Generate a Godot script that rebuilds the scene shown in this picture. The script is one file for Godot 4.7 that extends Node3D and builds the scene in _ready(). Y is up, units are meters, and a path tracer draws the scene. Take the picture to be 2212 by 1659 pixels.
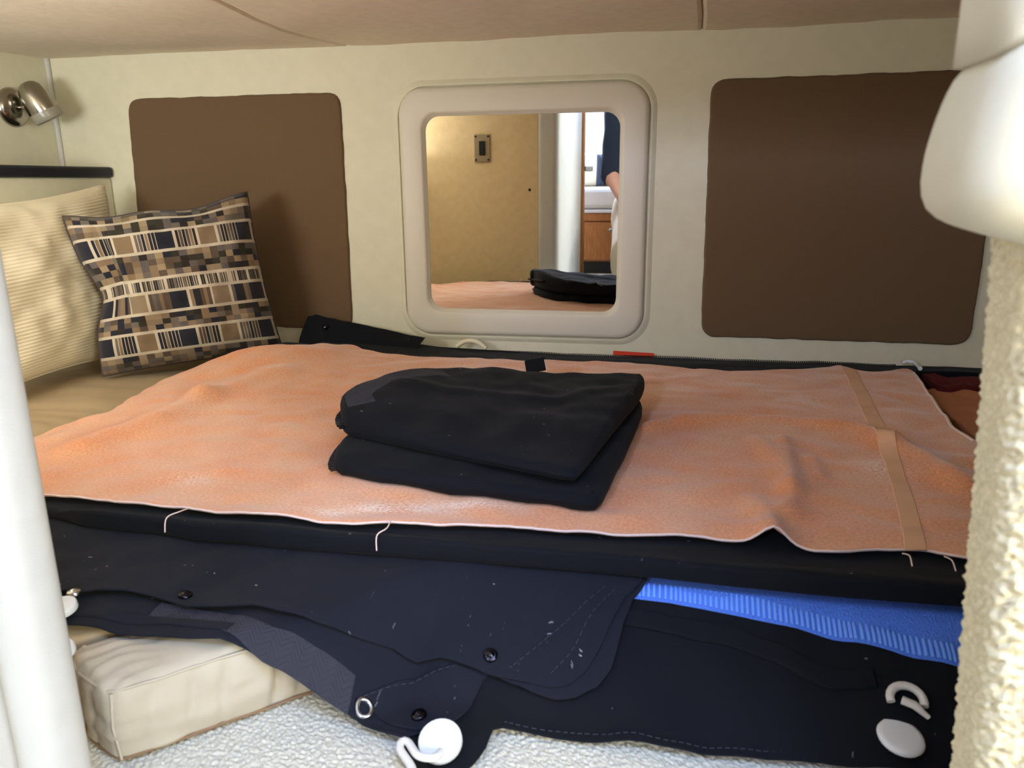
extends Node3D
# A berth under the deck of a small boat, seen through its entry: x runs along the back wall, y is up, z comes towards the entry.

const EYE := Vector3(0.0, 0.441, 1.6)
const CEIL := 0.711
# outlines on the bed as x, z in metres
const O := {
	"peach_towel": [[-0.6888, 0.9204], [-0.6590, 0.9271], [-0.6016, 0.9298], [-0.5443, 0.9346], [-0.4902, 0.9335], [-0.4188, 0.9372], [-0.3788, 0.9347], [-0.3249, 0.9418], [-0.2767, 0.9397], [-0.2313, 0.9316], [-0.1866, 0.9215], [-0.1411, 0.9145], [-0.0952, 0.9127], [-0.0503, 0.9079], [-0.0059, 0.9051], [0.0292, 0.9029], [0.0637, 0.9028], [0.0891, 0.9042], [0.1091, 0.9045], [0.1304, 0.9065], [0.1460, 0.9112], [0.1704, 0.9096], [0.1967, 0.8993], [0.2220, 0.8939], [0.2429, 0.8902], [0.2506, 0.8906], [0.2760, 0.9026], [0.2882, 0.9057], [0.3449, 0.7816], [0.4052, 0.5876], [0.4041, 0.5441], [0.3960, 0.4999], [0.4058, 0.4209], [0.4179, 0.3163], [0.4382, 0.1569], [0.3796, 0.1766], [0.3421, 0.1722], [0.3214, 0.1395], [0.2993, 0.1503], [0.2212, 0.1914], [0.1392, 0.2149], [0.0590, 0.2065], [-0.0242, 0.1866], [-0.1104, 0.1811], [-0.2869, 0.1892], [-0.3991, 0.1824], [-0.5116, 0.1866], [-0.5776, 0.1659], [-0.6443, 0.1485], [-0.6870, 0.2267], [-0.7262, 0.2636], [-0.7548, 0.2823], [-0.7977, 0.3097], [-0.8420, 0.3496], [-0.8769, 0.3855], [-0.8635, 0.4944], [-0.8301, 0.5936], [-0.8318, 0.6424], [-0.8483, 0.6704], [-0.8533, 0.7260], [-0.8817, 0.7374]],
	"band": [[-0.6895, 0.9415], [-0.6413, 0.9464], [-0.6244, 0.9494], [-0.5872, 0.9602], [-0.5473, 0.9621], [-0.5043, 0.9622], [-0.4525, 0.9690], [-0.4027, 0.9674], [-0.3624, 0.9683], [-0.3043, 0.9679], [-0.2392, 0.9659], [-0.1758, 0.9639], [-0.1181, 0.9645], [-0.0455, 0.9639], [0.0043, 0.9652], [0.0759, 0.9688], [0.1518, 0.9708], [0.2537, 0.9688], [0.3600, 0.9550], [0.4100, 0.9400], [0.3950, 0.6000], [0.3880, 0.5000], [0.3980, 0.4100], [0.4100, 0.3100], [0.4300, 0.1700], [0.4550, 0.1200], [0.6200, 0.1100], [0.5930, 0.0450], [0.4530, 0.0450], [0.2420, 0.0470], [0.0190, 0.0500], [-0.2170, 0.0460], [-0.4680, 0.0480], [-0.5610, 0.0500], [-0.7000, 0.0550], [-0.7200, 0.1000], [-0.7600, 0.3000], [-0.8400, 0.5000], [-0.8400, 0.7500]],
	"flap_top": [[-0.5731, 1.0616], [-0.5221, 1.0667], [-0.4978, 1.0673], [-0.4653, 1.0638], [-0.4310, 1.0664], [-0.3954, 1.0724], [-0.3668, 1.0687], [-0.3396, 1.0630], [-0.3126, 1.0649], [-0.2809, 1.0616], [-0.2522, 1.0523], [-0.2196, 1.0405], [-0.1794, 1.0358], [-0.1366, 1.0419], [-0.1039, 1.0444], [-0.0802, 1.0441], [-0.0650, 1.0401], [-0.0525, 1.0308], [-0.0439, 1.0185], [-0.0372, 1.0060], [-0.0305, 0.9897], [-0.0235, 0.9747], [-0.0100, 0.9619], [0.0000, 0.9220], [-0.2000, 0.9220], [-0.4000, 0.9220], [-0.6600, 0.9220]],
	"flap_under": [[-0.1555, 1.0314], [-0.1333, 1.0384], [-0.1159, 1.0440], [-0.0953, 1.0478], [-0.0755, 1.0494], [-0.0583, 1.0468], [-0.0418, 1.0390], [-0.0313, 1.0267], [-0.0267, 1.0114], [-0.0232, 0.9938], [-0.0165, 0.9736], [-0.0058, 0.9609], [0.0000, 0.9250], [-0.1200, 0.9300], [-0.1600, 0.9700]],
	"flap_low": [[-0.5267, 1.1031], [-0.4857, 1.1029], [-0.4573, 1.1020], [-0.4260, 1.1055], [-0.3958, 1.1054], [-0.3632, 1.1035], [-0.3348, 1.1028], [-0.3129, 1.0997], [-0.2984, 1.0978], [-0.2657, 1.0936], [-0.2387, 1.0928], [-0.2072, 1.1023], [-0.1904, 1.1057], [-0.1701, 1.0965], [-0.1608, 1.0887], [-0.1497, 1.0719], [-0.1427, 1.0514], [-0.1386, 1.0386], [-0.1200, 1.0200], [-0.1200, 0.9400], [-0.3000, 0.9350], [-0.6000, 0.9350]],
	"flap_fold": [[-0.2393, 1.0819], [-0.2263, 1.0829], [-0.2016, 1.0956], [-0.1809, 1.0990], [-0.1601, 1.0907], [-0.1491, 1.0739], [-0.1424, 1.0525], [-0.1389, 1.0408], [-0.1650, 1.0352], [-0.2083, 1.0517]],
	"right_canvas": [[-0.1700, 1.0200], [-0.1000, 0.9600], [-0.0600, 0.9450], [0.0500, 0.9450], [0.2000, 0.9450], [0.3600, 0.9450], [0.3700, 1.0300], [0.2508, 1.0587], [0.2251, 1.0598], [0.1747, 1.0662], [0.1245, 1.0682], [0.0727, 1.0729], [0.0199, 1.0750], [-0.0344, 1.0756], [-0.0716, 1.0760], [-0.0983, 1.0755], [-0.1152, 1.0775], [-0.1220, 1.0816], [-0.1239, 1.0986], [-0.1308, 1.1163], [-0.1415, 1.1310], [-0.1691, 1.1361], [-0.1811, 1.1257], [-0.1885, 1.1117], [-0.1868, 1.0996], [-0.1737, 1.0583]],
	"blue_towel": [[-0.0322, 0.9672], [-0.0176, 0.9678], [0.0173, 0.9686], [0.0614, 0.9721], [0.1153, 0.9780], [0.1704, 0.9850], [0.2056, 0.9901], [0.2448, 0.9951], [0.2660, 0.9990], [0.3300, 0.9250], [0.2000, 0.9250], [0.0500, 0.9250], [-0.0300, 0.9250]],
	"under_towel": [[0.4400, 0.2371], [0.4529, 0.1937], [0.4919, 0.1874], [0.5247, 0.1883], [0.5366, 0.2166], [0.4529, 0.4943], [0.4400, 0.4829], [0.4400, 0.3743]],
	"maroon": [[0.4650, 0.1220], [0.4979, 0.1220], [0.5606, 0.1220], [0.5848, 0.1220], [0.5711, 0.1220], [0.5525, 0.1725], [0.4914, 0.2131], [0.4650, 0.2218]],
}
const L := {
	"piping": [[-0.0246, 0.9837], [0.0058, 0.9846], [0.0377, 0.9867], [0.0650, 0.9885], [0.0878, 0.9922], [0.1098, 1.0009], [0.1275, 1.0083], [0.1451, 1.0123], [0.1631, 1.0113], [0.1810, 1.0096]],
	"tape": [[-0.4254, 1.0758], [-0.3939, 1.0761], [-0.3602, 1.0809], [-0.3176, 1.0893], [-0.2953, 1.0865], [-0.2728, 1.0845], [-0.2541, 1.0827], [-0.2426, 1.0819]],
	"low_hem": [[-0.5124, 1.0873], [-0.4748, 1.0881], [-0.4430, 1.0883], [-0.4083, 1.0871], [-0.3733, 1.0872], [-0.3410, 1.0912]],
	"stitch_fold": [[-0.2366, 1.0812], [-0.2135, 1.0608], [-0.1854, 1.0446], [-0.1643, 1.0377]],
	"stitch_right": [[-0.1144, 1.0720], [-0.0725, 1.0699], [-0.0350, 1.0695], [0.0198, 1.0690], [0.0730, 1.0670], [0.1252, 1.0629], [0.1759, 1.0605]],
	"stitch_top": [[-0.1174, 1.0363], [-0.0995, 1.0229], [-0.0818, 1.0059], [-0.0596, 0.9862], [-0.0407, 0.9680]],
	"stitch_top2": [[-0.0814, 1.0362], [-0.0659, 1.0182], [-0.0507, 0.9926], [-0.0323, 0.9692]],
	"snaps_top": [[-0.1350, 1.0302], [-0.4043, 1.0586], [-0.5048, 1.0728]],
	"snap_fold": [[-0.1835, 1.0843]],
	"grommet": [[-0.2308, 1.0849]],
	"white_left": [[-0.4929, 1.0850], [-0.4475, 1.1418]],
	"button": [[0.1928, 1.0473], [0.2015, 1.0242], [-0.1571, 1.1016]],
	"cordloop": [[-0.1507, 1.1174], [-0.1573, 1.1261], [-0.1760, 1.1144], [-0.1754, 1.1220], [-0.1573, 1.1383]],
	"towel_right": [[0.4346, 0.1740], [0.4129, 0.3317], [0.4010, 0.4351], [0.3912, 0.5131], [0.3992, 0.5568]],
	"border_a": [[0.3204, 0.1554], [0.2990, 0.3703], [0.2808, 0.5357], [0.2667, 0.6635], [0.2497, 0.7787], [0.2272, 0.8960]],
	"border_b": [[0.3385, 0.1810], [0.3200, 0.3668], [0.3021, 0.5321], [0.2856, 0.6602], [0.2688, 0.7754], [0.2471, 0.8925]],
	"ridge1": [[-0.0144, 0.5752], [0.0298, 0.5358], [0.0816, 0.5183], [0.1454, 0.5120], [0.2067, 0.5170], [0.2648, 0.5282], [0.2900, 0.5916]],
	"ridge2": [[0.2900, 0.5916], [0.3148, 0.6391], [0.3326, 0.7253]],
	"crease1": [[0.1297, 0.6004], [0.1421, 0.6850], [0.1406, 0.7722]],
	"crease2": [[0.1593, 0.5953], [0.1561, 0.6982], [0.1427, 0.7975], [0.1319, 0.8353]],
	"crease3": [[0.1828, 0.6618], [0.1827, 0.7234]],
	"crease4": [[0.0789, 0.3790], [0.0758, 0.5057]],
	"crease5": [[0.0984, 0.8053], [0.1088, 0.8393], [0.1101, 0.9026]],
	"lump1": [[-0.7143, 0.5369], [-0.7111, 0.6371], [-0.7217, 0.7049], [-0.7367, 0.7758]],
	"lump2": [[-0.6572, 0.3658], [-0.6990, 0.4514], [-0.7143, 0.5369]],
	"pale": [[-0.2524, 0.8973], [-0.2789, 0.9078], [-0.2339, 0.8760], [-0.1732, 0.8774], [-0.3261, 0.9387], [-0.5319, 0.8620], [0.2562, 0.6960], [0.2177, 0.4098], [-0.5172, 0.8666]],
	"threads": [[-0.4772, 0.9402], [-0.4796, 0.9544], [-0.2561, 0.9360], [-0.2565, 0.9511], [0.2224, 0.9055], [0.2247, 0.9187], [0.2564, 0.9085], [0.2591, 0.9238]],
	"b_low": [[-0.3732, 0.8176], [-0.3424, 0.8270], [-0.3049, 0.8376], [-0.2314, 0.8492], [-0.1519, 0.8608], [-0.1017, 0.8667], [-0.0604, 0.8735], [-0.0544, 0.8607], [-0.0455, 0.7784], [-0.0326, 0.6640], [-0.0209, 0.5302]],
	"b_top": [[-0.3814, 0.7581], [-0.3617, 0.7620], [-0.3064, 0.7838], [-0.2424, 0.8085], [-0.1564, 0.8366], [-0.0832, 0.8629], [-0.0769, 0.8421], [-0.0518, 0.6932], [-0.0256, 0.5532], [-0.0214, 0.4767], [-0.0357, 0.4736], [-0.1198, 0.4951], [-0.1891, 0.4970], [-0.2576, 0.5085], [-0.3106, 0.5489], [-0.3566, 0.5996], [-0.3808, 0.6607], [-0.3920, 0.6600], [-0.4020, 0.7150]],
	"b_mid": [[-0.3754, 0.7991], [-0.3830, 0.7496], [-0.3727, 0.7297], [-0.2875, 0.7559], [-0.1918, 0.7955], [-0.1060, 0.8371], [-0.0596, 0.8584]],
}


var used := {}
var M := {}
var towel_top: Callable
var fine := FastNoiseLite.new()
var soft := FastNoiseLite.new()


func _ready() -> void:
	fine.seed = 3
	fine.noise_type = FastNoiseLite.TYPE_SIMPLEX
	fine.frequency = 9.0
	fine.fractal_octaves = 3
	soft.seed = 8
	soft.noise_type = FastNoiseLite.TYPE_SIMPLEX
	soft.frequency = 3.0
	soft.fractal_octaves = 2
	camera_and_light()
	materials()
	shell()
	entry()
	salon()
	wall_fittings()
	bed()
	pillows()
	canvas_pile()
	towels()
	bundle()
	seated_person()


func camera_and_light() -> void:
	var cam := Camera3D.new()
	cam.name = "camera"
	cam.fov = rad_to_deg(2.0 * atan(829.5 / 1662.0))
	cam.near = 0.02
	cam.far = 30.0
	var yaw := deg_to_rad(11.3)
	var pitch := deg_to_rad(14.8)
	var roll := deg_to_rad(0.54)
	var fw := Vector3(-sin(yaw) * cos(pitch), -sin(pitch), -cos(yaw) * cos(pitch))
	var r := fw.cross(Vector3.UP).normalized()
	var u := r.cross(fw)
	r = r * cos(roll) - u * sin(roll)
	u = r.cross(fw)
	cam.transform = Transform3D(Basis(r, u, -fw), EYE)
	var at := CameraAttributesPhysical.new()
	at.frustum_focal_length = 4.25
	at.exposure_aperture = 1.8
	at.frustum_focus_distance = 1.2
	cam.attributes = at
	add_child(cam)
	cam.fov = rad_to_deg(2.0 * atan(829.5 / 1662.0))
	cam.current = true
	var env := Environment.new()
	env.background_mode = Environment.BG_SKY
	var sky := Sky.new()
	var sm := ProceduralSkyMaterial.new()
	sky.sky_material = sm
	env.sky = sky
	env.tonemap_mode = Environment.TONE_MAPPER_LINEAR
	env.tonemap_exposure = 1.0
	env.sdfgi_enabled = true
	env.ssao_enabled = true
	env.ssil_enabled = true
	var we := WorldEnvironment.new()
	we.name = "environment"
	we.environment = env
	add_child(we)
	# daylight through the openings of the saloon behind the camera: deck hatch, two rear windows, a side window
	area("hatch_daylight", Vector3(0.38, 1.59, 2.15), Vector3(0, -1, 0), Vector2(0.6, 0.55), Color(0.55, 0.71, 1.0), 3.3)
	area("rear_window_daylight", Vector3(-0.56, 0.94, 2.885), Vector3(0, 0, -1), Vector2(0.56, 0.17), Color(0.82, 0.86, 1.0), 7.0)
	area("rear_blind_daylight", Vector3(0.75, 0.80, 2.885), Vector3(0, 0, -1), Vector2(0.9, 0.42), Color(1.0, 0.97, 0.86), 0.6)
	area("side_window_daylight", Vector3(1.485, 0.72, 2.45), Vector3(-1, 0, 0), Vector2(0.75, 0.45), Color(1.0, 0.99, 0.90), 4.1)


func omni(called: String, at: Vector3, radius: float, col: Color, energy: float) -> void:
	var l := OmniLight3D.new()
	l.name = called
	l.position = at
	l.light_size = radius
	l.light_color = col
	l.light_energy = energy
	l.omni_range = 12.0
	l.omni_attenuation = 2.0
	l.shadow_enabled = true
	add_child(l)


func area(called: String, at: Vector3, towards: Vector3, size: Vector2, col: Color, energy: float) -> void:
	var l := AreaLight3D.new()
	l.name = called
	l.area_size = size
	l.light_color = col
	l.light_energy = energy
	l.area_range = 12.0
	l.area_attenuation = 2.0
	l.shadow_enabled = true
	add_child(l)
	l.look_at_from_position(at, at + towards, Vector3.UP if absf(towards.y) < 0.9 else Vector3.FORWARD)


# ---------------------------------------------------------------- materials
func noise_tex(freq: float, size := 512, kind := FastNoiseLite.TYPE_SIMPLEX_SMOOTH, seed_ := 1, octaves := 3) -> NoiseTexture2D:
	var n := FastNoiseLite.new()
	n.noise_type = kind
	n.seed = seed_
	n.frequency = freq
	n.fractal_octaves = octaves
	var t := NoiseTexture2D.new()
	t.width = size
	t.height = size
	t.seamless = true
	t.noise = n
	return t


func mat(called: String, col: Color, rough := 0.8, more := {}) -> StandardMaterial3D:
	var m := StandardMaterial3D.new()
	m.resource_name = called
	m.albedo_color = col
	m.roughness = rough
	for k in more:
		m.set(k, more[k])
	M[called] = m
	return m


func relief(m: StandardMaterial3D, tex: Texture2D, tiles: float, depth: float) -> void:
	m.uv1_triplanar = true
	m.uv1_scale = Vector3.ONE * tiles
	m.heightmap_enabled = true
	m.heightmap_texture = tex
	m.heightmap_scale = depth


func tone(m: StandardMaterial3D, seed_: int, freq: float, dark: Color, light: Color) -> void:
	var t := noise_tex(freq, 512, FastNoiseLite.TYPE_SIMPLEX_SMOOTH, seed_, 4)
	var g := Gradient.new()
	g.set_color(0, dark)
	g.set_color(1, light)
	t.color_ramp = g
	m.albedo_texture = t


func materials() -> void:
	var grain := noise_tex(0.10, 512, FastNoiseLite.TYPE_CELLULAR, 2, 2)
	var nap := noise_tex(0.25, 512, FastNoiseLite.TYPE_SIMPLEX_SMOOTH, 4, 3)
	var loops := noise_tex(0.11, 512, FastNoiseLite.TYPE_CELLULAR, 5, 2)
	var m := mat("cream_vinyl", Color(0.905, 0.885, 0.785), 0.62)
	tone(m, 11, 0.008, Color(0.97, 0.97, 0.96), Color.WHITE)
	relief(m, nap, 5.0, 0.02)
	m = mat("headliner", Color(0.935, 0.885, 0.805), 0.8)
	tone(m, 12, 0.01, Color(0.96, 0.96, 0.95), Color.WHITE)
	relief(m, nap, 6.0, 0.02)
	m = mat("white_vinyl", Color(0.825, 0.815, 0.79), 0.6)
	tone(m, 13, 0.008, Color(0.97, 0.97, 0.97), Color.WHITE)
	relief(m, nap, 6.0, 0.015)
	m = mat("bolster_vinyl", Color(0.83, 0.80, 0.71), 0.65)
	tone(m, 16, 0.008, Color(0.97, 0.97, 0.96), Color.WHITE)
	relief(m, nap, 6.0, 0.015)
	m = mat("brown_fabric", Color(0.46, 0.365, 0.26), 0.95, {"rim_enabled": true, "rim": 0.15, "rim_tint": 0.6})
	tone(m, 14, 0.35, Color(0.86, 0.86, 0.86), Color.WHITE)
	relief(m, nap, 3.5, 0.06)
	m = mat("frame_plastic", Color(0.88, 0.85, 0.78), 0.45)
	relief(m, nap, 9.0, 0.006)
	mat("mirror_glass", Color(0.93, 0.94, 0.93), 0.0, {"metallic": 1.0})
	mat("chrome", Color(0.66, 0.64, 0.60), 0.18, {"metallic": 1.0})
	mat("frosted_lens", Color(0.60, 0.58, 0.52), 0.3)
	m = mat("navy_board", Color(0.09, 0.11, 0.16), 0.5)
	m = mat("tan_sheet", Color(0.71, 0.62, 0.48), 0.75, {"rim_enabled": true, "rim": 0.25})
	relief(m, nap, 12.0, 0.01)
	m = mat("cream_cover", Color(0.72, 0.675, 0.59), 0.7, {"rim_enabled": true, "rim": 0.25})
	relief(m, nap, 12.0, 0.01)
	m = mat("piping_brown", Color(0.52, 0.40, 0.29), 0.8)
	m = mat("ribbed_cream", Color(0.95, 0.90, 0.78), 0.85, {"rim_enabled": true, "rim": 0.3})
	relief(m, nap, 10.0, 0.02)
	m = mat("canvas", Color(1, 1, 1), 0.9, {"rim_enabled": true, "rim": 0.05, "rim_tint": 0.0, "metallic_specular": 0.3})
	m.albedo_texture = lint(Color(0.098, 0.108, 0.145), 150)
	relief(m, nap, 2.2, 0.02)
	m = mat("canvas_black", Color(1, 1, 1), 0.9, {"rim_enabled": true, "rim": 0.05, "rim_tint": 0.0, "metallic_specular": 0.3})
	m.albedo_texture = lint(Color(0.062, 0.072, 0.096), 60)
	relief(m, nap, 2.2, 0.02)
	m = mat("canvas_tape", Color(0.165, 0.165, 0.205), 0.9)
	m.heightmap_enabled = true
	m.heightmap_texture = herringbone()
	m.heightmap_scale = 0.06
	m.uv1_scale = Vector3(60, 60, 1)
	mat("thread_dark", Color(0.165, 0.175, 0.22), 0.9)
	mat("thread_pale", Color(0.90, 0.80, 0.76), 0.9)
	mat("zipper_black", Color(0.03, 0.03, 0.04), 0.35)
	mat("snap_dark", Color(0.20, 0.20, 0.23), 0.22, {"metallic": 1.0})
	mat("snap_steel", Color(0.75, 0.75, 0.76), 0.2, {"metallic": 1.0})
	mat("white_plastic", Color(0.90, 0.91, 0.92), 0.4)
	m = mat("white_cord", Color(0.88, 0.86, 0.83), 0.85)
	relief(m, loops, 40.0, 0.03)
	m = mat("peach_terry", Color(1, 1, 1), 0.95, {"rim_enabled": true, "rim": 0.8, "rim_tint": 0.1})
	m.albedo_texture = towel_print()
	m.uv1_scale = Vector3(1.0 / 1.5, 1.0 / 0.95, 1)
	m.uv1_offset = Vector3(0.95 / 1.5, 0.0, 0)
	m = mat("peach_flat", Color(0.89, 0.69, 0.53), 0.9, {"rim_enabled": true, "rim": 0.4})
	relief(m, nap, 14.0, 0.02)
	m = mat("peach_dark", Color(0.80, 0.52, 0.36), 0.95)
	relief(m, loops, 9.0, 0.1)
	m = mat("blue_terry", Color(0.34, 0.54, 0.96), 0.95, {"rim_enabled": true, "rim": 0.6, "rim_tint": 0.4})
	tone(m, 21, 0.12, Color(0.80, 0.80, 0.85), Color.WHITE)
	relief(m, loops, 9.0, 0.12)
	m = mat("blue_hem", Color(0.42, 0.62, 0.97), 0.9)
	m = mat("maroon_cloth", Color(0.36, 0.05, 0.07), 0.9)
	relief(m, nap, 8.0, 0.04)
	m = mat("red_tag", Color(0.80, 0.20, 0.06), 0.7)
	m = mat("carpet", Color(0.88, 0.87, 0.82), 0.95, {"rim_enabled": true, "rim": 0.4})
	tone(m, 23, 0.10, Color(0.82, 0.80, 0.74), Color.WHITE)
	m.uv1_triplanar = true
	m.uv1_scale = Vector3.ONE * 4.0
	m = mat("carpet_wall", Color(0.94, 0.90, 0.78), 0.95, {"rim_enabled": true, "rim": 0.4})
	tone(m, 25, 0.10, Color(0.82, 0.80, 0.74), Color.WHITE)
	m.uv1_triplanar = true
	m.uv1_scale = Vector3.ONE * 4.0
	m = mat("oak", Color(0.72, 0.47, 0.24), 0.45)
	tone(m, 24, 0.02, Color(0.78, 0.74, 0.68), Color.WHITE)
	m.uv1_triplanar = true
	m.uv1_scale = Vector3(9, 1.2, 9)
	mat("pillow_piping", Color(0.30, 0.25, 0.23), 0.9)
	mat("black_kick", Color(0.05, 0.05, 0.06), 0.6)
	mat("switch_plate", Color(0.62, 0.55, 0.44), 0.5)
	mat("switch_black", Color(0.04, 0.04, 0.05), 0.4)
	m = mat("navy_cushion", Color(0.12, 0.15, 0.22), 0.9)
	m = mat("shirt_navy", Color(0.12, 0.15, 0.22), 0.9)
	relief(m, nap, 6.0, 0.05)
	m = mat("khaki", Color(0.70, 0.62, 0.50), 0.9)
	relief(m, nap, 6.0, 0.05)
	mat("skin", Color(0.85, 0.62, 0.52), 0.6, {"subsurf_scatter_enabled": true, "subsurf_scatter_strength": 0.15})
	mat("hair", Color(0.25, 0.20, 0.16), 0.8)
	mat("shoe", Color(0.20, 0.20, 0.22), 0.7)
	mat("window_day", Color(0.9, 0.95, 1.0), 0.3, {"emission_enabled": true, "emission": Color(0.80, 0.93, 1.0), "emission_energy_multiplier": 0.55})
	mat("curtain_day", Color(0.95, 0.93, 0.88), 0.8, {"emission_enabled": true, "emission": Color(0.97, 0.99, 1.0), "emission_energy_multiplier": 0.5})
	mat("bulb_glow", Color(1.0, 0.98, 0.94), 0.5, {"emission_enabled": true, "emission": Color(1.0, 0.98, 0.96), "emission_energy_multiplier": 2.0})
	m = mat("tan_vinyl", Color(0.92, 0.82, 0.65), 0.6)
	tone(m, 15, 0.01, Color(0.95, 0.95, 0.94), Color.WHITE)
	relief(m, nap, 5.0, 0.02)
	m = mat("patterned", Color(0.86, 0.84, 0.82), 0.9, {"rim_enabled": true, "rim": 0.3})
	m.albedo_texture = checks()


func lint(dye: Color, bits: int) -> ImageTexture:
	# dark woven canvas with a few bits of white lint on it
	var im := Image.create(1024, 1024, false, Image.FORMAT_RGB8)
	var rng := RandomNumberGenerator.new()
	rng.seed = 77
	for y in 1024:
		for x in 1024:
			var k := 0.85 + 0.25 * rng.randf()
			im.set_pixel(x, y, dye * k)
	for i in bits:
		var p := Vector2(rng.randf(), rng.randf()) * 1000.0 + Vector2.ONE * 12.0
		var d := Vector2.from_angle(rng.randf() * TAU)
		var c := dye.lerp(Color(0.85, 0.85, 0.85), rng.randf_range(0.35, 1.0))
		for k in (1 if rng.randf() < 0.6 else rng.randi_range(3, 9)):
			im.fill_rect(Rect2i(Vector2i(p + d * k), Vector2i(2, 2) if rng.randf() < 0.6 else Vector2i(1, 2)), c)
	return ImageTexture.create_from_image(im)


func herringbone() -> ImageTexture:
	var im := Image.create(64, 64, false, Image.FORMAT_L8)
	for y in 64:
		for x in 64:
			var k := x % 32 if (x / 32) % 2 == 0 else 31 - x % 32
			im.set_pixel(x, y, Color.WHITE * (0.9 if (k + y) % 16 < 9 else 0.2))
	return ImageTexture.create_from_image(im)


func towel_print() -> ImageTexture:
	# orange terry with faded, whitened patches where the pile is worn
	var w := 1024
	var h := 640
	var im := Image.create(w, h, false, Image.FORMAT_RGB8)
	var n := FastNoiseLite.new()
	n.seed = 5
	n.frequency = 0.35
	n.fractal_octaves = 2
	var big := FastNoiseLite.new()
	big.seed = 6
	big.frequency = 0.012
	big.fractal_octaves = 4
	var worn := [[-0.256, 0.887, 0.05, 0.016, 0.5], [-0.283, 0.897, 0.03, 0.01, 0.5], [-0.2, 0.868, 0.03, 0.01, 0.4], [-0.33, 0.915, 0.05, 0.012, 0.3], [-0.53, 0.852, 0.035, 0.016, 0.35], [0.26, 0.682, 0.025, 0.03, 0.5], [0.22, 0.392, 0.05, 0.03, 0.3], [-0.175, 0.866, 0.03, 0.01, 0.3]]
	for y in h:
		for x in w:
			var px := -0.95 + 1.5 * x / w
			var pz := 0.95 * y / h
			var b := big.get_noise_2d(x, y)
			var c := Color(0.885, 0.575, 0.375).lerp(Color(0.89, 0.64, 0.475), clampf(0.5 + b * 1.1, 0.0, 1.0))
			var k := n.get_noise_2d(x, y)
			c = c * (1.0 + 0.12 * k)
			for p in worn:
				var dx: float = (px - p[0]) / p[2]
				var dz: float = (pz - p[1]) / p[3]
				var q: float = exp(-dx * dx - dz * dz)
				if q > 0.02:
					c = c.lerp(Color(0.98, 0.92, 0.90), clampf(q * p[4] * (1.0 + 1.8 * k + 1.2 * b), 0.0, 0.75))
			im.set_pixel(x, y, c)
	return ImageTexture.create_from_image(im)


func checks() -> ImageTexture:
	# woven bands: rows of small squares, groups of stripes and solid blocks between pale lines
	var w := 768
	var im := Image.create(w, w, false, Image.FORMAT_RGB8)
	var cream := Color(0.90, 0.86, 0.78)
	im.fill(cream)
	var pal := [Color(0.60, 0.51, 0.40), Color(0.50, 0.46, 0.42), Color(0.40, 0.34, 0.28), Color(0.17, 0.13, 0.12), Color(0.12, 0.13, 0.20), Color(0.22, 0.21, 0.15), Color(0.70, 0.62, 0.50), Color(0.44, 0.41, 0.40), Color(0.64, 0.57, 0.47)]
	var rng := RandomNumberGenerator.new()
	rng.seed = 12
	var y := 0
	for b in [["c", 2, 26], ["l"], ["c", 2, 30], ["l"], ["s", 1, 84], ["l"], ["c", 4, 27], ["l"], ["t", 1, 46], ["l"], ["b", 1, 78], ["l"], ["c", 3, 24], ["l"], ["s", 1, 84], ["l"], ["c", 4, 26]]:
		if b[0] == "l":
			y += 14
			continue
		for row in b[1]:
			var x := 0
			var turn := 0
			while x < w:
				var ww := 32
				var cc: Color = pal[rng.randi() % pal.size()]
				if b[0] == "c":
					im.fill_rect(Rect2i(x, y, ww, b[2]), cc)
				elif b[0] == "t":
					ww = 9
					im.fill_rect(Rect2i(x, y, 8 if rng.randf() < 0.7 else 5, b[2]), [pal[3], pal[4], pal[2], pal[1], cream, pal[5]][rng.randi() % 6])
				else:
					# solid navy, gap, stripes, gap, tan, gap, stripes
					if turn % 4 == 0:
						ww = 80
						im.fill_rect(Rect2i(x, y, ww - 12, b[2]), pal[4])
					elif turn % 4 == 2:
						ww = 92
						im.fill_rect(Rect2i(x + 8, y, ww - 20, b[2]), pal[0] if b[0] == "s" else pal[8])
					else:
						ww = 84
						for k in 6:
							im.fill_rect(Rect2i(x + k * 14, y, 14 if b[0] == "b" else 11, b[2]), [pal[2], pal[1], pal[3], pal[7], pal[4], pal[0]][rng.randi() % 6])
					turn += 1
				x += ww
			y += b[2]
	return ImageTexture.create_from_image(im)


# ---------------------------------------------------------------- the berth itself
func plain_box(lo: Vector3, hi: Vector3, r := 0.004) -> Shape:
	var s := Shape.new()
	s.box((lo + hi) / 2.0, hi - lo, r)
	return s


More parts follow.
